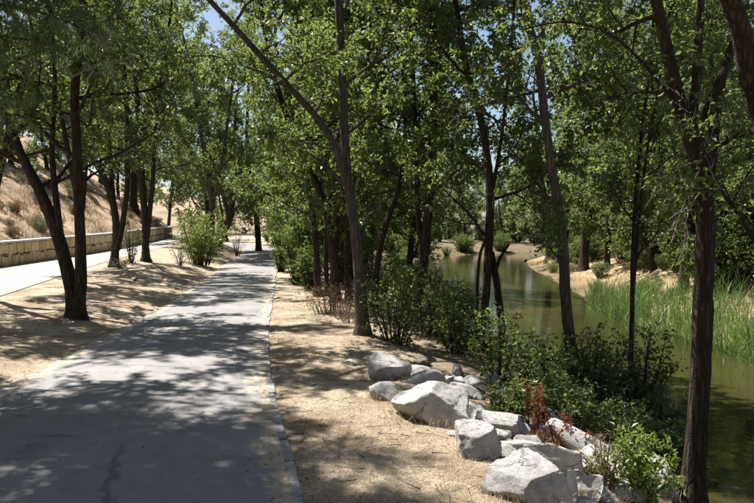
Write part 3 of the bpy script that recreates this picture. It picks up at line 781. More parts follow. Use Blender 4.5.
NAMES = ['poplar_tree', 'elm_tree', 'willow_tree', 'poplar_tree', 'elm_tree', 'willow_tree', 'poplar_tree']
KINDTXT = ['mid green', 'dark green', 'pale green', 'mid green', 'dark green', 'pale green', 'mid green']
rg = random.Random(9)
def plant(k, x, y, s, where, grp):
    lab = KINDTXT[k] + ' leafy tree ' + where
    loc = (x, y, H(x, y) - 0.05)
    if not GEN_USED[k]:
        o = GEN[k]; GEN_USED[k] = True; o.location = loc; o.rotation_euler = (0, 0, rg.uniform(0, 6.28)); o.scale = (s, s, s); o.name = NAMES[k]
        o['label'] = lab; o['group'] = KINDTXT[k] + ' ' + grp
    else:
        o = copy_thing(GEN[k], loc, rg.uniform(0, 6.28), s, lab, KINDTXT[k] + ' ' + grp); o.name = NAMES[k]
    return o
# far bank of the river, behind the reeds and sand
for i, (k, dx, y, s) in enumerate([(1, 3.6, 13, .8), (0, 5.0, 17.5, .9), (4, 3.2, 26.5, 1.0), (2, 5.5, 22, .9), (3, 7.5, 27, 1.0), (1, 3.6, 33, .9), (5, 4.6, 38, 1.0), (4, 3.5, 44, 1.0), (0, 6, 49, 1.0), (3, 4, 56, 1.0), (2, 6, 63, 1.1),
        (1, 3.5, 71, 1.0), (0, 5, 80, 1.1), (4, 9.5, 20, 1.1), (1, 12, 28, 1.1), (4, 11, 36, 1.1), (0, 10, 46, 1.1), (1, 12, 58, 1.2), (4, 11, 70, 1.2), (2, 9, 31, 1.0), (5, 6.5, 14, 1.0), (4, 16, 84, 1.3), (3, 7.5, 10.5, .9), (5, 8, 18, 1.0), (2, 12, 15, 1.2), (5, 9, 25, 1.1), (3, 14, 23, 1.3), (4, 17, 31, 1.4), (0, 17, 42, 1.4), (1, 18, 53, 1.4), (4, 18, 66, 1.4), (5, 7, 42, 1.1), (5, 8, 53, 1.2), (5, 5, 66, 1.2), (3, 4, 88, 1.3), (5, 6, 77, 1.2), (1, 22, 76, 1.5), (0, 2.6, 48, 1.6), (4, 2.2, 58, 1.9), (0, 2.4, 68, 2.0), (1, 5, 40, 1.6), (2, 5, 34, 1.5), (4, 24, 40, 1.6), (1, 20, 20, 1.5)]):
    wh = ('just behind the reed bed' if dx < 6 else 'deeper in the wood behind the reed bed') if y < 29 else ('at the back of the sandy far shore' if dx < 6.5 else 'deeper in the wood behind the sandy far shore') if y < 60 else ('on the far shore near the river bend' if dx < 8 else 'deeper in the wood near the river bend')
    plant(k, float(XWR(y)) + dx, y, s * (0.85 + 0.3 * ((i * 7) % 5) / 4), wh, 'trees ' + wh)
# strip between the riverside path and the water
for k, dx, y, s in [(3, 1.2, 26, .72), (5, 1.3, 31, .8), (1, 1.5, 36.5, .8), (0, 1.4, 43, .9), (4, 1.6, 50, .9), (3, 2.5, 58, 1.0), (1, 5.0, 47, .9), (0, 5.5, 62, 1.0), (4, 8, 72, 1.1), (2, 3.0, 39, .8), (5, 2.8, 28, .7), (5, 3.6, 34, .75), (3, 4.2, 53, 1.0), (5, 3.2, 66, 1.1), (1, 2.2, 78, 1.2), (5, 6.5, 56, .9), (3, 8.0, 66, 1.0), (4, 2.0, 22.8, .75), (1, 3.4, 30, 1.15), (4, 4.4, 35, 1.2), (1, 5.2, 41, 1.3), (5, 1.0, 48, 1.1), (5, 0.9, 57, 1.25), (0, 6.2, 33, 1.0), (3, 2.4, 25, .95)]:
    plant(k, float(XR(y)) + dx, y, s, 'between the asphalt path and the river', 'trees between path and river')
# where the river bends away
for k, x, y, s in [(1, -2, 96, 1.2), (4, 5, 128, 1.5), (0, 12, 130, 1.4), (3, 19, 132, 1.4), (1, 27, 130, 1.5), (4, 36, 134, 1.5), (0, 0, 112, 1.3), (2, -9, 104, 1.3), (4, -16, 100, 1.3), (1, -24, 108, 1.4), (5, 3, 120, 1.5), (5, 11, 122, 1.4), (3, 16, 127, 1.5), (5, 23, 126, 1.4), (5, 31, 128, 1.5), (4, 8, 140, 1.8), (1, 18, 142, 1.8), (4, 28, 144, 1.8), (0, 40, 140, 1.8), (1, -4, 130, 1.7), (4, -14, 122, 1.7), (5, -8, 88, 1.2), (5, -20, 92, 1.3), (1, -34, 112, 1.6)]:
    plant(k, x, y, s, 'beyond the river bend', 'trees beyond the river bend')
# added outside the frame and behind a trunk, crowns shading the path
for k, x, y, s, lab in [(6, -8.9, 15.9, .85, 'tall mid green tree added for shade on the straw bank beside the upper footpath'), (6, -6.7, 8.1, .85, 'tall high-crowned tree added for shade on the straw bank behind the tamarisk'), (6, -7.7, 6.6, .9, 'tall broad-crowned tree added for shade at the back of the straw bank behind the tamarisk'), (6, -6.6, 5.8, .8, 'tall spreading tree added for shade on the straw bank beside the tamarisk'), (6, -9.05, 20.9, .9, 'tall tree added for shade, hidden behind the twin-trunked tree on the bank crest')]:
    o = plant(k, x, y, s, 'by the path', 'bank trees'); o['label'] = lab
    if 'group' in o: del o['group']
for k, x, y, s, lab in [(2, -11.6, 50, 1.45, 'tall pale green tree on the bank crest between the thin-limbed tree and the leaning tree'), (0, -14.6, 60, 1.6, 'tall mid green tree where the two paths draw together'), (6, -17.6, 52, 1.2, 'tall tree standing just behind the far end of the stone wall')]:
    o = plant(k, x, y, s, 'by the path', 'bank trees'); o['label'] = lab
    if 'group' in o: del o['group']
# wooded corridor past the camera: unseen trees added to block skylight
for k, x, y, s in [(6, -5.6, 0.5, .95), (6, -6.2, -5.0, 1.0), (1, -8.6, -1.5, 1.0), (6, 2.5, -0.8, .95), (6, 2.0, -6.0, 1.0), (4, 3.0, -11, 1.1), (6, -6.8, -11, 1.0), (6, 0.9, -3.2, .9), (1, -9.5, 2.6, 1.0)]:
    plant(k, x, y, s, 'added for shade along the path short of the tamarisk and boulders', 'added shade trees short of the boulders')
# hillside above the wall
for k, dx, y, s in [(5, -8, 52, .8), (2, -9, 44, .85), (0, -14, 50, .9), (1, -12, 62, 1.0), (3, -5, 66, .9), (4, -18, 40, .9), (2, -15, 33, .8), (0, -22, 56, 1.1), (1, -8, 80, 1.1), (5, -3, 75, .9), (4, -22, 72, 1.2), (0, -3, 61, 1.7), (4, -4, 70, 1.7), (5, -11, 38, .9), (3, -8, 45, .8), (5, -12, 27, .9), (1, -15, 28, 1.0), (4, -17, 46, 1.1), (5, -9, 58, 1.0), (1, -17, 56, 1.2), (5, -4, 86, 1.2), (3, -10, 72, 1.2), (1, -20, 88, 1.4), (4, -30, 62, 1.4), (0, -20, 30, 1.0), (3, -26, 46, 1.0), (1, -28, 36, 1.0), (0, -14, 92, 1.2)]:
    plant(k, float(XW(y)) + dx, y, s, 'on the dry hillside above the wall', 'trees on the hillside')

# ------------------------------------------------------------------ shrubs and weeds
def gp(px, d):
    x = (px - CX) / F_PX * d; return (x, d, H(x, d))
make_bush('bush', gp(200, 33), 3.0, 2.7, 'bright lime-green bush on the bank beside the asphalt path', None, 51, LEAF_LIME, BARK, 30, 12, 16, 0.085, 0.05, foot=0.3)
make_bush('bush', gp(180, 30.5), 1.0, 1.1, 'small thin grey-green bush next to the lime-green bush', None, 52, LEAF_SAGE, BARK, 9, 6, 7, 0.06, 0.03)
make_bush('bush', gp(131, 30), 1.0, 2.2, 'pale leafy sucker growth between the dark trunks by the wall', None, 53, LEAF_SAGE, BARK, 9, 8, 9, 0.08, 0.045)
make_bush('bush', gp(120, 25.5), 1.0, 0.4, 'low grey weed at the foot of the fanning dark tree', None, 54, LEAF_SAGE, BARK, 12, 7, 6, 0.05, 0.025)
make_bush('bush', gp(237, 47), 2.0, 2.0, 'thin bare-looking bush on the bank crest beyond the lime-green bush', None, 55, LEAF_SAGE, BARK_GREY, 12, 5, 8, 0.07, 0.03, arch=0.3)
# drooping mass at the right edge of the path
for i, (px, d, wd, hg, lab) in enumerate([(296, 24, 1.7, 2.4, 'drooping feathery green shrub crowding the right-hand bend of the path'), (281, 31, 1.8, 2.8, 'tall dark shrub overhanging the path edge beyond the feathery shrub'), (310, 21.5, 1.2, 1.3, 'low dark shrub among the slim stems by the path')]):
    if i == 0: lab = 'drooping feathery green shrub crowding the path edge before the slim stems'
    make_bush('shrub', gp(px, d), wd, hg, lab, None, 60 + i, LEAF_A if i == 0 else LEAF_B, BARK, 20, 12, 14, 0.085, 0.03, droop=0.6, arch=0.5)
make_bush('brushwood', gp(333, 14.8), 1.5, 0.65, 'heap of dry brown brushwood at the foot of the bent dark trunk', None, 65, LEAF_DRY, DEADWOOD, 26, 5, 8, 0.05, 0.02, cat='brushwood', arch=0.2, foot=0.5)
make_bush('brushwood', gp(352, 13.2), 0.8, 0.4, 'small tangle of dry twigs beside the straight rough-barked trunk', None, 66, LEAF_DRY, DEADWOOD, 16, 4, 6, 0.05, 0.02, cat='brushwood', foot=0.5)
SHR = [(395, 11.2, 1.3, 1.15, LEAF_B, 'dense dark leafy shrub touching the straight rough-barked trunk'),
       (425, 12.6, 1.6, 1.35, LEAF_B, 'wide dark leafy shrub around the foot of the low-forked tree'),
       (456, 11.0, 1.1, 1.0, LEAF_B, 'rounded dark shrub behind the grey boulders'),
       (497, 9.2, 0.8, 1.05, LEAF_A, 'upright green shrub in front of the crossing dark stems'),
       (540, 10.0, 0.9, 0.6, LEAF_A, 'dark shrub at the foot of the leaning grey trunk'),
       (592, 10.5, 1.2, 1.0, LEAF_B, 'dark shrub beside the leaning grey trunk on its water side'),
       (642, 11.2, 1.3, 1.4, LEAF_B, 'dark shrub at the foot of the slim twin-stemmed tree'),
       (660, 9.6, 0.8, 0.55, LEAF_B, 'low dark shrub between the slim tree and the thick dark trunk'),
       (385, 17.5, 1.6, 1.5, LEAF_B, 'dark leafy shrub on the bank beyond the leaning thin tree'),
       (455, 15.5, 1.2, 0.9, LEAF_B, 'low shrub at the water edge between the forked tree and the stem cluster'),
       (520, 7.6, 0.7, 0.4, LEAF_B, 'low dark weeds among the lower bank stones'),
       (575, 7.9, 0.8, 0.5, LEAF_B, 'sprawling dark bramble on the lower bank')]
for i, (px, d, wd, hg, lf, lab) in enumerate(SHR):
    make_bush('shrub', gp(px, d), wd, hg, lab, None, 70 + i, lf, BARK, (16 if wd > 1 else 10), 8, 10, 0.062, 0.036, foot=0.3, twlen=(0.12, 0.36))
# small plants on the stones
make_bush('sapling', gp(640, 5.6), 0.75, 0.62, 'bright green leafy sapling growing between the bank stones', None, 90, LEAF_LIME, STEM_GREEN, 12, 8, 13, 0.055, 0.026, cat='plant', foot=0.1, twlen=(0.05, 0.12))
make_bush('dry_weed', gp(607, 5.7), 0.45, 0.48, 'dry brown seed-headed weed beside the bright green sapling', None, 91, LEAF_DRY, DEADWOOD, 16, 4, 9, 0.022, 0.012, cat='weed', twlen=(0.04, 0.10))
make_bush('dock_plant', gp(534, 7.2), 0.35, 0.62, 'rust-red dried dock stalks standing behind the stones', None, 92, LEAF_RED, LEAF_RED, 4, 9, 14, 0.03, 0.018, cat='weed', twlen=(0.03, 0.06), foot=0.6)
make_bush('dock_plant', gp(560, 6.6), 0.6, 0.45, 'rust-red dried weed leaning over the lower stones', None, 93, LEAF_RED, LEAF_RED, 6, 7, 9, 0.035, 0.018, cat='weed', twlen=(0.04, 0.09))
# far bank understory
rb = random.Random(21)
UB = make_bush('shrub', (float(XWR(24)) + 3.6, 24, H(float(XWR(24)) + 3.6, 24)), 3.0, 2.4, 'dense leafy shrub on the far bank behind the reeds', 'shrubs on the far bank', 95, LEAF_B, BARK, 26, 11, 16, 0.11, 0.065, foot=0.3)
UB2 = make_bush('shrub', (float(XWR(31)) + 4.3, 31, H(float(XWR(31)) + 4.3, 31)), 2.8, 2.0, 'pale green shrub on the far bank behind the sand', 'pale shrubs on the far bank', 96, LEAF_C, BARK, 22, 10, 15, 0.11, 0.06, foot=0.3)
for i in range(20):
    y = 12 + i * 3.1; dx = rb.uniform(4.2, 7.0) if 24 < y < 45 else rb.uniform(3.2, 6)
    if y > 45: dx = rb.uniform(2.6, 6)
    x = float(XWR(y)) + dx; s = rb.uniform(0.75, 1.25)
    src = UB if rb.random() < 0.65 else UB2
    c = copy_thing(src, (x, y, H(x, y) - 0.05), rb.uniform(0, 6.28), s); c.name = 'shrub'
for i in range(16):
    y = 22 + i * 5.4; x = float(XWL(y)) - rb.uniform(0.3, 1.6)
    src = UB if rb.random() < 0.6 else UB2; s = rb.uniform(0.45, 0.75)
    c = copy_thing(src, (x, y, H(x, y) - 0.05), rb.uniform(0, 6.28), s, 'leafy shrub hanging over the water from the path-side bank', 'shrubs on the path-side bank'); c.name = 'shrub'
for i in range(34):
    if i < 18: x, y, s = -12 + i * 3.2 + rb.uniform(-1, 1), rb.uniform(127, 134), rb.uniform(1.6, 2.6)
    else: y = rb.uniform(22, 92); x = float(XWR(y)) + rb.uniform(7.5, 15); s = rb.uniform(1.2, 1.9)
    src = UB if rb.random() < 0.6 else UB2
    c = copy_thing(src, (x, y, H(x, y) - 0.05), rb.uniform(0, 6.28), s, 'tall shrub of the thicket under the trees across the river', 'thicket across the river'); c.name = 'shrub'
for i in range(22):
    y = rb.uniform(26, 80); x = float(XWR(y)) + rb.uniform(0.7, 4.0); s = rb.uniform(0.2, 0.5)
    src = UB if rb.random() < 0.5 else UB2
    c = copy_thing(src, (x, y, H(x, y) - 0.03), rb.uniform(0, 6.28), s, 'small leafy clump growing on the sandy far shore', 'small clumps on the sandy shore'); c.name = 'shrub'
for i in range(15):
    y = 12.5 + i * 2.1; x = float(XWR(y)) + rb.uniform(3.9, 5.6) + (1.2 if y > 27 else 0); s = rb.uniform(1.45, 2.1)
    src = UB if rb.random() < 0.7 else UB2
    c = copy_thing(src, (x, y, H(x, y) - 0.05), rb.uniform(0, 6.28), s, 'tall dense thicket shrub closing the view behind the reed bed' if y < 28 else 'tall dense thicket shrub closing the view behind the sandy shore', 'thicket behind the reeds' if y < 28 else 'thicket behind the sand'); c.name = 'shrub'
for i in range(20):
    y = rb.uniform(80, 112); side = i % 2
    x = float(XWL(y)) - rb.uniform(0.5, 6) if side else float(XWR(y)) + rb.uniform(0.5, 4); s = rb.uniform(0.9, 1.7)
    c = copy_thing(UB if rb.random() < 0.6 else UB2, (x, y, H(x, y) - 0.05), rb.uniform(0, 6.28), s, 'leafy shrub on the shore where the river bends away', 'shrubs at the river bend'); c.name = 'shrub'
LW = make_bush('weed', gp(540, 9.0), 0.9, 0.42, 'low dark weed clump on the shaded bank below the boulders', 'low weeds on the shaded bank', 99, LEAF_A, BARK, 14, 7, 8, 0.05, 0.028, cat='weed', foot=0.5)
for i in range(11):
    y = rb.uniform(7.4, 12.5); a_, b_ = float(XB(y)) + 0.9, float(XWL(y)) - 0.1; x = a_ + (b_ - a_) * rb.uniform(0.1, 1)
    c = copy_thing(LW, (x, y, H(x, y) - 0.02), rb.uniform(0, 6.28), rb.uniform(0.6, 1.3)); c.name = 'weed'
# sage scrub on the hillside
SG = make_bush('sage_bush', (float(XW(25)) - 1.5, 25, H(float(XW(25)) - 1.5, 25)), 1.3, 0.8, 'grey-green sage bush on the dry hillside just above the wall coping', 'sage scrub on the hillside', 97, LEAF_SAGE, DEADWOOD, 24, 9, 10, 0.06, 0.022, foot=0.3)
DG = make_bush('dry_bush', (float(XW(31)) - 2.6, 31, H(float(XW(31)) - 2.6, 31)), 1.1, 0.7, 'olive-brown scrub clump on the dry hillside', 'brown scrub on the hillside', 98, LEAF_DRY, DEADWOOD, 24, 8, 9, 0.06, 0.025, foot=0.3)
for i in range(120):
    y = rb.uniform(22, 70); x = float(XW(y)) - 0.8 - 12 * rb.random() ** 1.3; s = rb.uniform(0.25, 0.95)
    src = SG if rb.random() < 0.5 else DG
    c = copy_thing(src, (x, y, H(x, y) - 0.03), rb.uniform(0, 6.28), s, 'grey-green sage bush scattered over the dry hillside' if src is SG else None); c.name = 'sage_bush' if src is SG else 'dry_bush'
SG['label'] = 'grey-green sage bush scattered over the dry hillside'

# ------------------------------------------------------------------ granite rocks
def granite():
    m, nt, out = new_mat('granite')
    v = mapv(nt); oi = N(nt, 'ShaderNodeObjectInfo')
    v = wpos(nt); n1, n2, n3 = noise(nt, v, 4, 5, 0.65), noise(nt, v, 22, 6, 0.75), noise(nt, v, 160, 2, 0.7)
    col = ramp(nt, n1, [(0.3, (0.36, 0.35, 0.345)), (0.55, (0.52, 0.505, 0.49)), (0.75, (0.60, 0.585, 0.56))])
    col = mixc(nt, 0.75, col, ramp(nt, n2, [(0.3, (0.62, 0.61, 0.60)), (0.6, (1.06, 1.06, 1.06))]), 'MULTIPLY')
    col = mixc(nt, 0.7, col, ramp(nt, n3, [(0.36, (0.5, 0.5, 0.52)), (0.5, (1.02, 1.02, 1.02)), (0.7, (1.1, 1.1, 1.1))]), 'MULTIPLY')
    col = mixc(nt, 1.0, col, ramp(nt, oi.outputs['Random'], [(0, (0.80, 0.79, 0.79)), (1, (1.03, 1.02, 1.0))]), 'MULTIPLY')
    vo = N(nt, 'ShaderNodeTexVoronoi', Scale=3.2); vo.feature = 'DISTANCE_TO_EDGE'
    nt.links.new(mixc(nt, 0.3, v, noise(nt, v, 5, 5, 0.7, 'Color'), 'ADD'), vo.inputs['Vector'])
    ck = ramp(nt, vo.outputs['Distance'], [(0.0, (0, 0, 0)), (0.035, (1, 1, 1))])
    ck = math_n(nt, 'MAXIMUM', ck, ramp(nt, noise(nt, v, 2.5, 2), [(0.48, (1, 1, 1)), (0.56, (0, 0, 0))]))
    col = mixc(nt, ck, mixc(nt, 0.65, col, (0.12, 0.10, 0.085)), col)
    lich = ramp(nt, noise(nt, v, 7, 6, 0.7), [(0.58, (0, 0, 0)), (0.68, (1, 1, 1))])
    col = mixc(nt, math_n(nt, 'MULTIPLY', lich, 0.45), col, (0.30, 0.26, 0.20))
    h = math_n(nt, 'ADD', math_n(nt, 'ADD', n2, math_n(nt, 'MULTIPLY', ck, 0.6)), math_n(nt, 'MULTIPLY', n3, 0.35))
    principled(nt, out, col, 0.85, bump(nt, h, 0.8, 0.03), 0.2)
    return m
GRAN = granite()
def rock_mesh(seed, cuts=10, sub=4, planes=()):
    r = random.Random(seed); bm = bmesh.new()
    bmesh.ops.create_icosphere(bm, subdivisions=sub, radius=0.62)
    for _ in range(cuts):                                    # flat fracture faces
        nrm = Vector((r.gauss(0, 1), r.gauss(0, 1), r.gauss(0, 0.8))).normalized(); dst = r.uniform(0.2, 0.40)
        for v in bm.verts:
            e = v.co.dot(nrm) - dst
            if e > 0: v.co -= nrm * e
    for nx, ny, nz, dst in planes:
        nrm = Vector((nx, ny, nz)).normalized()
        for v in bm.verts:
            e = v.co.dot(nrm) - dst
            if e > 0: v.co -= nrm * e
    of = Vector((seed * 3.1, seed * 1.7, 0))
    for v in bm.verts:
        nrm = v.co.normalized()
        v.co += nrm * (0.03 * mnoise.noise(v.co * 2.6 + of) + 0.024 * mnoise.noise(v.co * 7 + of) + 0.016 * mnoise.noise(v.co * 15 + of) + 0.010 * mnoise.noise(v.co * 33 + of))
    xs = [[v.co[k] for v in bm.verts] for k in range(3)]
    for v in bm.verts:
        for k in range(3): v.co[k] = (v.co[k] - (max(xs[k]) + min(xs[k])) / 2) / (max(xs[k]) - min(xs[k]))
    me = bpy.data.meshes.new('rock'); bm.to_mesh(me); bm.free()
    for p_ in me.polygons: p_.use_smooth = True
    me.materials.append(GRAN); return me
def rock(px, py, wpx, hpx, seed, label, group=None, rz=0.0, tilt=(0, 0), depth=0.85, sub=4, cuts=11, sink=0.34, name='boulder', planes=()):
    """px,py: bottom centre of the rock in the photograph, wpx,hpx its visible size"""
    g = ground_hit(px, py); d = g[1]; s = d / F_PX
    W_, Hh = wpx * s * 1.08, hpx * s * 1.0
    o = obj(name, rock_mesh(seed, cuts, sub, planes))
    dep = W_ * depth; full = Hh / (1 - sink)
    o.location = (g[0], d + dep * 0.42, g[2] + full * (0.5 - sink))
    o.scale = (W_, dep, full); o.rotation_euler = (tilt[0], tilt[1], rz)
    ROCKS.append((g[0], d + dep * 0.42, W_ * 0.5, dep * 0.5))
    return tagit(o, label, 'rock', group)
ROCKS = []
rock(388, 381, 42, 23, 1, 'rounded grey boulder with dark overhang at the end of the row below the rough-barked tree', rz=0.2, tilt=(0.05, 0.1), cuts=7, planes=((-0.1, -0.5, 1, 0.26), (0.2, -1, -0.3, 0.3)))
rock(386, 402, 30, 17, 2, 'low shaded grey rock half buried in straw between two bigger boulders', rz=0.4)
rock(433, 426, 84, 40, 3, 'long pale boulder with a pointed top, longest of the row', rz=-0.28, tilt=(0.0, 0.10), depth=0.6, cuts=6, sub=5, planes=((0.55, -0.35, 0.8, 0.27), (-0.75, -0.3, 0.75, 0.29), (0.1, -1, 0.45, 0.3)))
rock(425, 388, 40, 16, 4, 'dark flat rock wedged behind the longest boulder', rz=-0.3, sink=0.35)
rock(481, 461, 46, 34, 5, 'bright sunlit boulder with a flat top next to the longest boulder', rz=0.2, cuts=6, depth=0.95, sub=5, planes=((-0.25, -0.35, 1, 0.24), (0.5, -1, 0.1, 0.34), (1, 0.1, 0.15, 0.36)))
rock(507, 436, 62, 26, 6, 'pale sloping slab leaning down the bank beside the bright flat boulder', rz=-0.5, tilt=(0, 0.35), depth=0.6, sink=0.15)
rock(530, 506, 84, 38, 7, 'big angular boulder with white top and rough grey front face', rz=0.1, cuts=5, depth=0.8, sub=5, planes=((-0.22, -0.18, 1, 0.2), (0.28, -1, 0.18, 0.27), (1, -0.1, 0.1, 0.38), (-0.9, -0.6, 0.35, 0.36)))
rock(520, 470, 26, 13, 8, 'small grey slab squeezed behind the big angular boulder', rz=-0.4, tilt=(0, 0.3), sub=3)
rock(553, 474, 90, 34, 9, 'dark slanting slab running down the bank behind the big angular boulder', rz=-0.55, tilt=(0, 0.42), depth=0.45, sink=0.12)
rock(588, 466, 84, 30, 10, 'pale slanting slab on the river side of the dark slab', rz=-0.5, tilt=(0, 0.42), depth=0.4, sink=0.12)
rock(587, 500, 36, 22, 11, 'rounded grey rock right of the big angular boulder'.replace('right of', 'next to'), rz=0.2)
rock(608, 506, 32, 20, 12, 'smaller round grey rock in front of the dry brown weed', rz=0.8)
rock(640, 507, 58, 30, 13, 'broad pale rock under the bright green sapling', rz=-0.15, depth=0.8, cuts=7, planes=((-0.1, -0.35, 1, 0.24), (0.2, -1, 0.2, 0.3)))
rock(670, 501, 32, 30, 14, 'grey rock against the thick dark trunk', rz=0.5, cuts=12)
rock(566, 500, 40, 30, 18, 'pale wedge-shaped rock between the big angular boulder and the rounded grey rock', rz=0.7, sink=0.2)
rock(560, 452, 46, 20, 19, 'light slab end jutting above the dark slanting slab', rz=-0.5, tilt=(0, 0.35), depth=0.5, sink=0.15)
rock(612, 484, 52, 28, 20, 'blocky pale rock beside the dry brown weed', rz=-0.3, tilt=(0, 0.2), sink=0.2)
rock(655, 486, 44, 26, 21, 'tilted grey block behind the broad pale rock', rz=0.3, tilt=(0, 0.2), sink=0.2)
rock(628, 470, 40, 18, 22, 'low grey slab below the pale slanting slab', rz=-0.4, tilt=(0, 0.3), sink=0.2)
rock(474, 424, 40, 18, 23, 'shaded slab tucked behind the bright flat boulder', rz=-0.5, tilt=(0, 0.3), sink=0.2)
rock(415, 380, 30, 12, 24, 'flat grey stone behind the rounded boulder', rz=-0.3, sink=0.3)
rock(352, 366, 18, 6, 15, 'small flat stone lying at the foot of the rough-barked tree', sub=3)
rock(455, 390, 24, 10, 16, 'flat stone tumbled behind the longest boulder', sub=3, rz=0.4)
rock(455, 437, 18, 4, 17, 'flat pale chip in the straw before the bright flat boulder', sub=3)
rr_ = random.Random(31)
for i in range(60):                                          # rubble down the bank
    y = rr_.uniform(4.2, 10); t = rr_.uniform(0.04, 0.6)
    xb, xwl = float(XB(y)), float(XWL(y)); x = xb + (xwl - xb) * t
    s = rr_.uniform(0.08, 0.36)
    o = obj('bank_stone', rock_mesh(100 + i % 12, 9, 3) if i < 12 else bpy.data.objects['bank_stone' if i % 12 == 0 else 'bank_stone.%03d' % (i % 12)].data)
    o.location = (x, y, H(x, y) + s * 0.12); o.scale = (s * rr_.uniform(0.9, 1.5), s, s * rr_.uniform(0.5, 0.8)); o.rotation_euler = (rr_.uniform(-.3, .3), rr_.uniform(0, .5), rr_.uniform(0, 6.28))
    tagit(o, 'small loose granite stone on the slope below the boulders', 'rock', 'loose stones on the river bank')
for i, (px, py, wd) in enumerate([(88, 292, 9), (133, 281, 7), (103, 301, 6), (178, 290, 7)]):
    rock(px, py, wd, wd * 0.5, 130 + i, 'small pale stone lying on the straw bank between the two paths', 'stones on the straw bank', sub=3, name='stone')
for i in range(26):
    y = rr_.uniform(22, 50); x = float(XW(y)) - rr_.uniform(0.6, 10); s = rr_.uniform(0.12, 0.5)
    o = obj('hill_stone', bpy.data.objects['bank_stone' if i % 12 == 0 else 'bank_stone.%03d' % (i % 12)].data)
    o.location = (x, y, H(x, y) + s * 0.1); o.scale = (s * 1.3, s, s * 0.7); o.rotation_euler = (0, 0, rr_.uniform(0, 6.28))
    tagit(o, 'pale stone on the dry hillside above the wall', 'rock', 'stones on the hillside')

# ------------------------------------------------------------------ reeds, straw, litter (uncountable)
def blades(n, roots, hgt, wid, lean, rng, segs=3):
    """curved tapering blades; roots (n,3), hgt (n,), wid (n,), lean (n,2)"""
    a = rng.uniform(0, 6.28, n); side = np.stack([np.cos(a), np.sin(a), np.zeros(n)], 1)
    V = []
    for k in range(segs + 1):
        t = k / segs
        c = roots + np.stack([lean[:, 0] * t * t, lean[:, 1] * t * t, hgt * (t - 0.12 * t * t)], 1)
        hw = (wid * 0.5 * (1 - t) ** 0.7)[:, None] * side if k < segs else 0.0006 * side
        V += [c - hw, c + hw]
    V = np.stack(V, 1).reshape(-1, 3); m = 2 * (segs + 1)
    b = np.arange(n)[:, None] * m
    Q = np.concatenate([b + np.array([[2 * k, 2 * k + 1, 2 * k + 3, 2 * k + 2]]) for k in range(segs)])
    return V, Q
rng = np.random.default_rng(77)
roots = []
for _ in range(8500):
    y = rng.uniform(9, 28.5); w0 = float(XWR(y)); wid_ = 3.6 if y < 24 else 3.6 * (30 - y) / 6
    x = w0 - 0.25 + wid_ * rng.random() ** 1.25
    if math.sin(x * 2.1 + y * 0.9) + math.sin(y * 1.7 - x) + rng.normal(0, 0.8) < -1.1: continue
    roots.append((x, y, H(x, y) - 0.05))
roots = np.array(roots); n = len(roots)
V, Q = blades(n, roots, rng.uniform(0.45, 1.45, n) * (0.85 + 0.3 * np.sin(roots[:, 0] * 2.3 + roots[:, 1] * 1.1)), rng.uniform(0.014, 0.034, n), rng.normal(0, 0.32, (n, 2)), rng)
tagit(obj('reeds', mesh_from('reeds', V, Q, smooth=True), REED), 'bed of tall green reeds along the far water edge', 'reeds', None, 'stuff')

roots = []
while len(roots) < 58000:
    if rng.random() < 0.66:
        y = 3.6 + 15 * rng.random() ** 1.9; a, b = float(XR(y)) + 0.13, float(XB(y)) + 0.3
    else:
        y = 6 + 26 * rng.random() ** 1.3; b = float(XL(y)) - 0.10; a = max(float(XN(y)) + 0.05, b - 3.5)
    x = a + (b - a) * rng.random(); roots.append((x, y, H(x, y) - 0.004))
for rx, ry, ra, rb_ in ROCKS:                                  # straw banked against the stones
    for k in range(int(260 * (ra + rb_))):
        a = rng.uniform(0, 6.28); q = rng.uniform(0.82, 1.25); x, y = rx + ra * q * math.cos(a), ry + rb_ * q * math.sin(a)
        roots.append((x, y, H(x, y) - 0.004))
n_b = len(roots)
roots = np.array(roots); n = len(roots)
h_ = rng.uniform(0.004, 0.032, n) * np.where(rng.random(n) < 0.08, 2.2, 1); h_[58000:] = rng.uniform(0.03, 0.13, n - 58000); ln = rng.normal(0, 0.05, (n, 2))
V, Q = blades(n, roots, h_, rng.uniform(0.0022, 0.005, n) * (1 + roots[:, 1] * 0.05), ln, rng, 2)
tagit(obj('dry_grass', mesh_from('dry_grass', V, Q), STRAW), 'short dry straw grass and litter on the verges', 'grass', None, 'stuff')
# fallen leaves and twigs drifted along the path edges
roots, dirs = [], []
while len(roots) < 3200:
    y = 3.5 + 20 * rng.random() ** 1.6
    u = rng.random()
    if u < 0.35: x = float(XR(y)) + rng.normal(0.05, 0.12)
    elif u < 0.55: x = float(XL(y)) - abs(rng.normal(0, 0.25))
    elif u < 0.85: x = float(XR(y)) + (float(XB(y)) + 0.8 - float(XR(y))) * rng.random()
    else: x = float(XL(y)) + (float(XR(y)) - float(XL(y))) * rng.random()
    onp = float(XL(y)) < x < float(XR(y))
    t = (x - float(XL(y))) / (float(XR(y)) - float(XL(y)))
    z = float(zp(y)) + 0.012 + 0.03 * (1 - (2 * t - 1) ** 2) if onp else H(x, y) + 0.015
    roots.append((x, y, z)); dirs.append((rng.normal(), rng.normal(), 0))
V, Q = leaf_geo(np.array(roots), unit(np.array(dirs)), 0.028, 0.012, rng, 0.0, 0.25, 2.0, 0.1)
tagit(obj('leaf_litter', mesh_from('leaf_litter', V, Q), LEAF_DRY), 'scattered fallen brown leaves along the path edges', 'litter', None, 'stuff')
S0, E0 = [], []
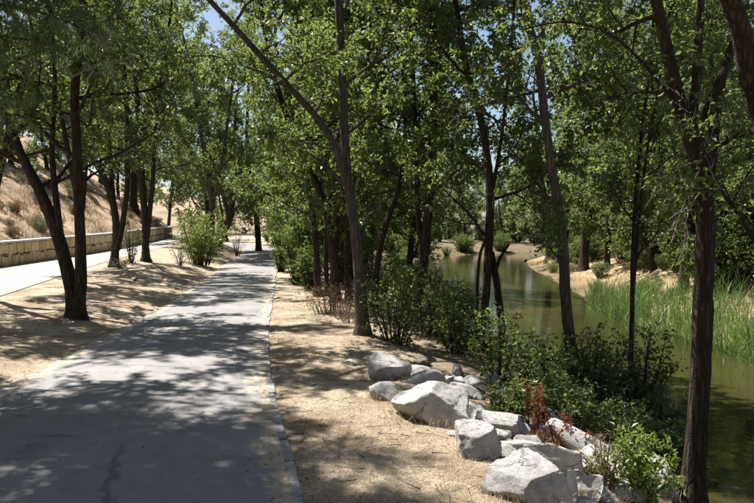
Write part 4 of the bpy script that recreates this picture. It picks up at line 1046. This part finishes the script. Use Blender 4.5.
for k in range(420):
    y = 3.6 + 14 * rng.random() ** 1.5
    if rng.random() < 0.7: x = float(XR(y)) + 0.15 + (float(XB(y)) + 0.4 - float(XR(y))) * rng.random()
    else: x = float(XL(y)) - 0.1 - 2.5 * rng.random()
    a = rng.uniform(0, 6.28); l = rng.uniform(0.05, 0.28); x2, y2 = x + l * math.cos(a), y + l * math.sin(a)
    S0.append((x, y, H(x, y) + 0.012)); E0.append((x2, y2, H(x2, y2) + 0.015 + 0.03 * rng.random()))
V, T = spikes(np.array(S0), np.array(E0), rng.uniform(0.002, 0.005, 420))
tagit(obj('fallen_twigs', mesh_from('fallen_twigs', V, None, T), BARK), 'thin fallen twigs strewn over the straw verges', 'litter', None, 'stuff')
roots = []
while len(roots) < 9000:
    y = rng.uniform(20, 70); x = float(XWR(y)) + 0.2 + 5.5 * rng.random()
    if math.sin(x * 1.9 + y * 0.7) + math.sin(y * 1.3 - x * 0.8) + rng.normal(0, 0.5) < 0.2: continue
    roots.append((x, y, H(x, y) - 0.01))
roots = np.array(roots); n = len(roots)
V, Q = blades(n, roots, rng.uniform(0.08, 0.35, n), rng.uniform(0.010, 0.022, n), rng.normal(0, 0.16, (n, 2)), rng, 2)
tagit(obj('shore_grass', mesh_from('shore_grass', V, Q), STRAW), 'dry tufts of grass on the sandy far shore', 'grass', None, 'stuff')
roots = []
while len(roots) < 16000:
    y = rng.uniform(20, 60); x = float(XW(y)) - 0.45 - 9 * rng.random()
    if math.sin(x * 1.7 + y * 0.9) + math.sin(y * 1.1 - x * 1.3) + rng.normal(0, 0.7) < 0.1: continue
    roots.append((x, y, H(x, y) - 0.01))
roots = np.array(roots); n = len(roots)
V, Q = blades(n, roots, rng.uniform(0.08, 0.4, n), rng.uniform(0.012, 0.03, n), rng.normal(0, 0.16, (n, 2)), rng, 2)
tagit(obj('hill_grass', mesh_from('hill_grass', V, Q), LEAF_DRY), 'dry brown grass tufts over the hillside', 'grass', None, 'stuff')
print('LEAVES', sum(q for _, q in STATS), 'objects', len(bpy.data.objects), 'tris', sum(len(m.loop_triangles) or sum(len(p.vertices) - 2 for p in m.polygons) if len(m.polygons) < 1 else len(m.loops) - 2 * len(m.polygons) for m in bpy.data.meshes))
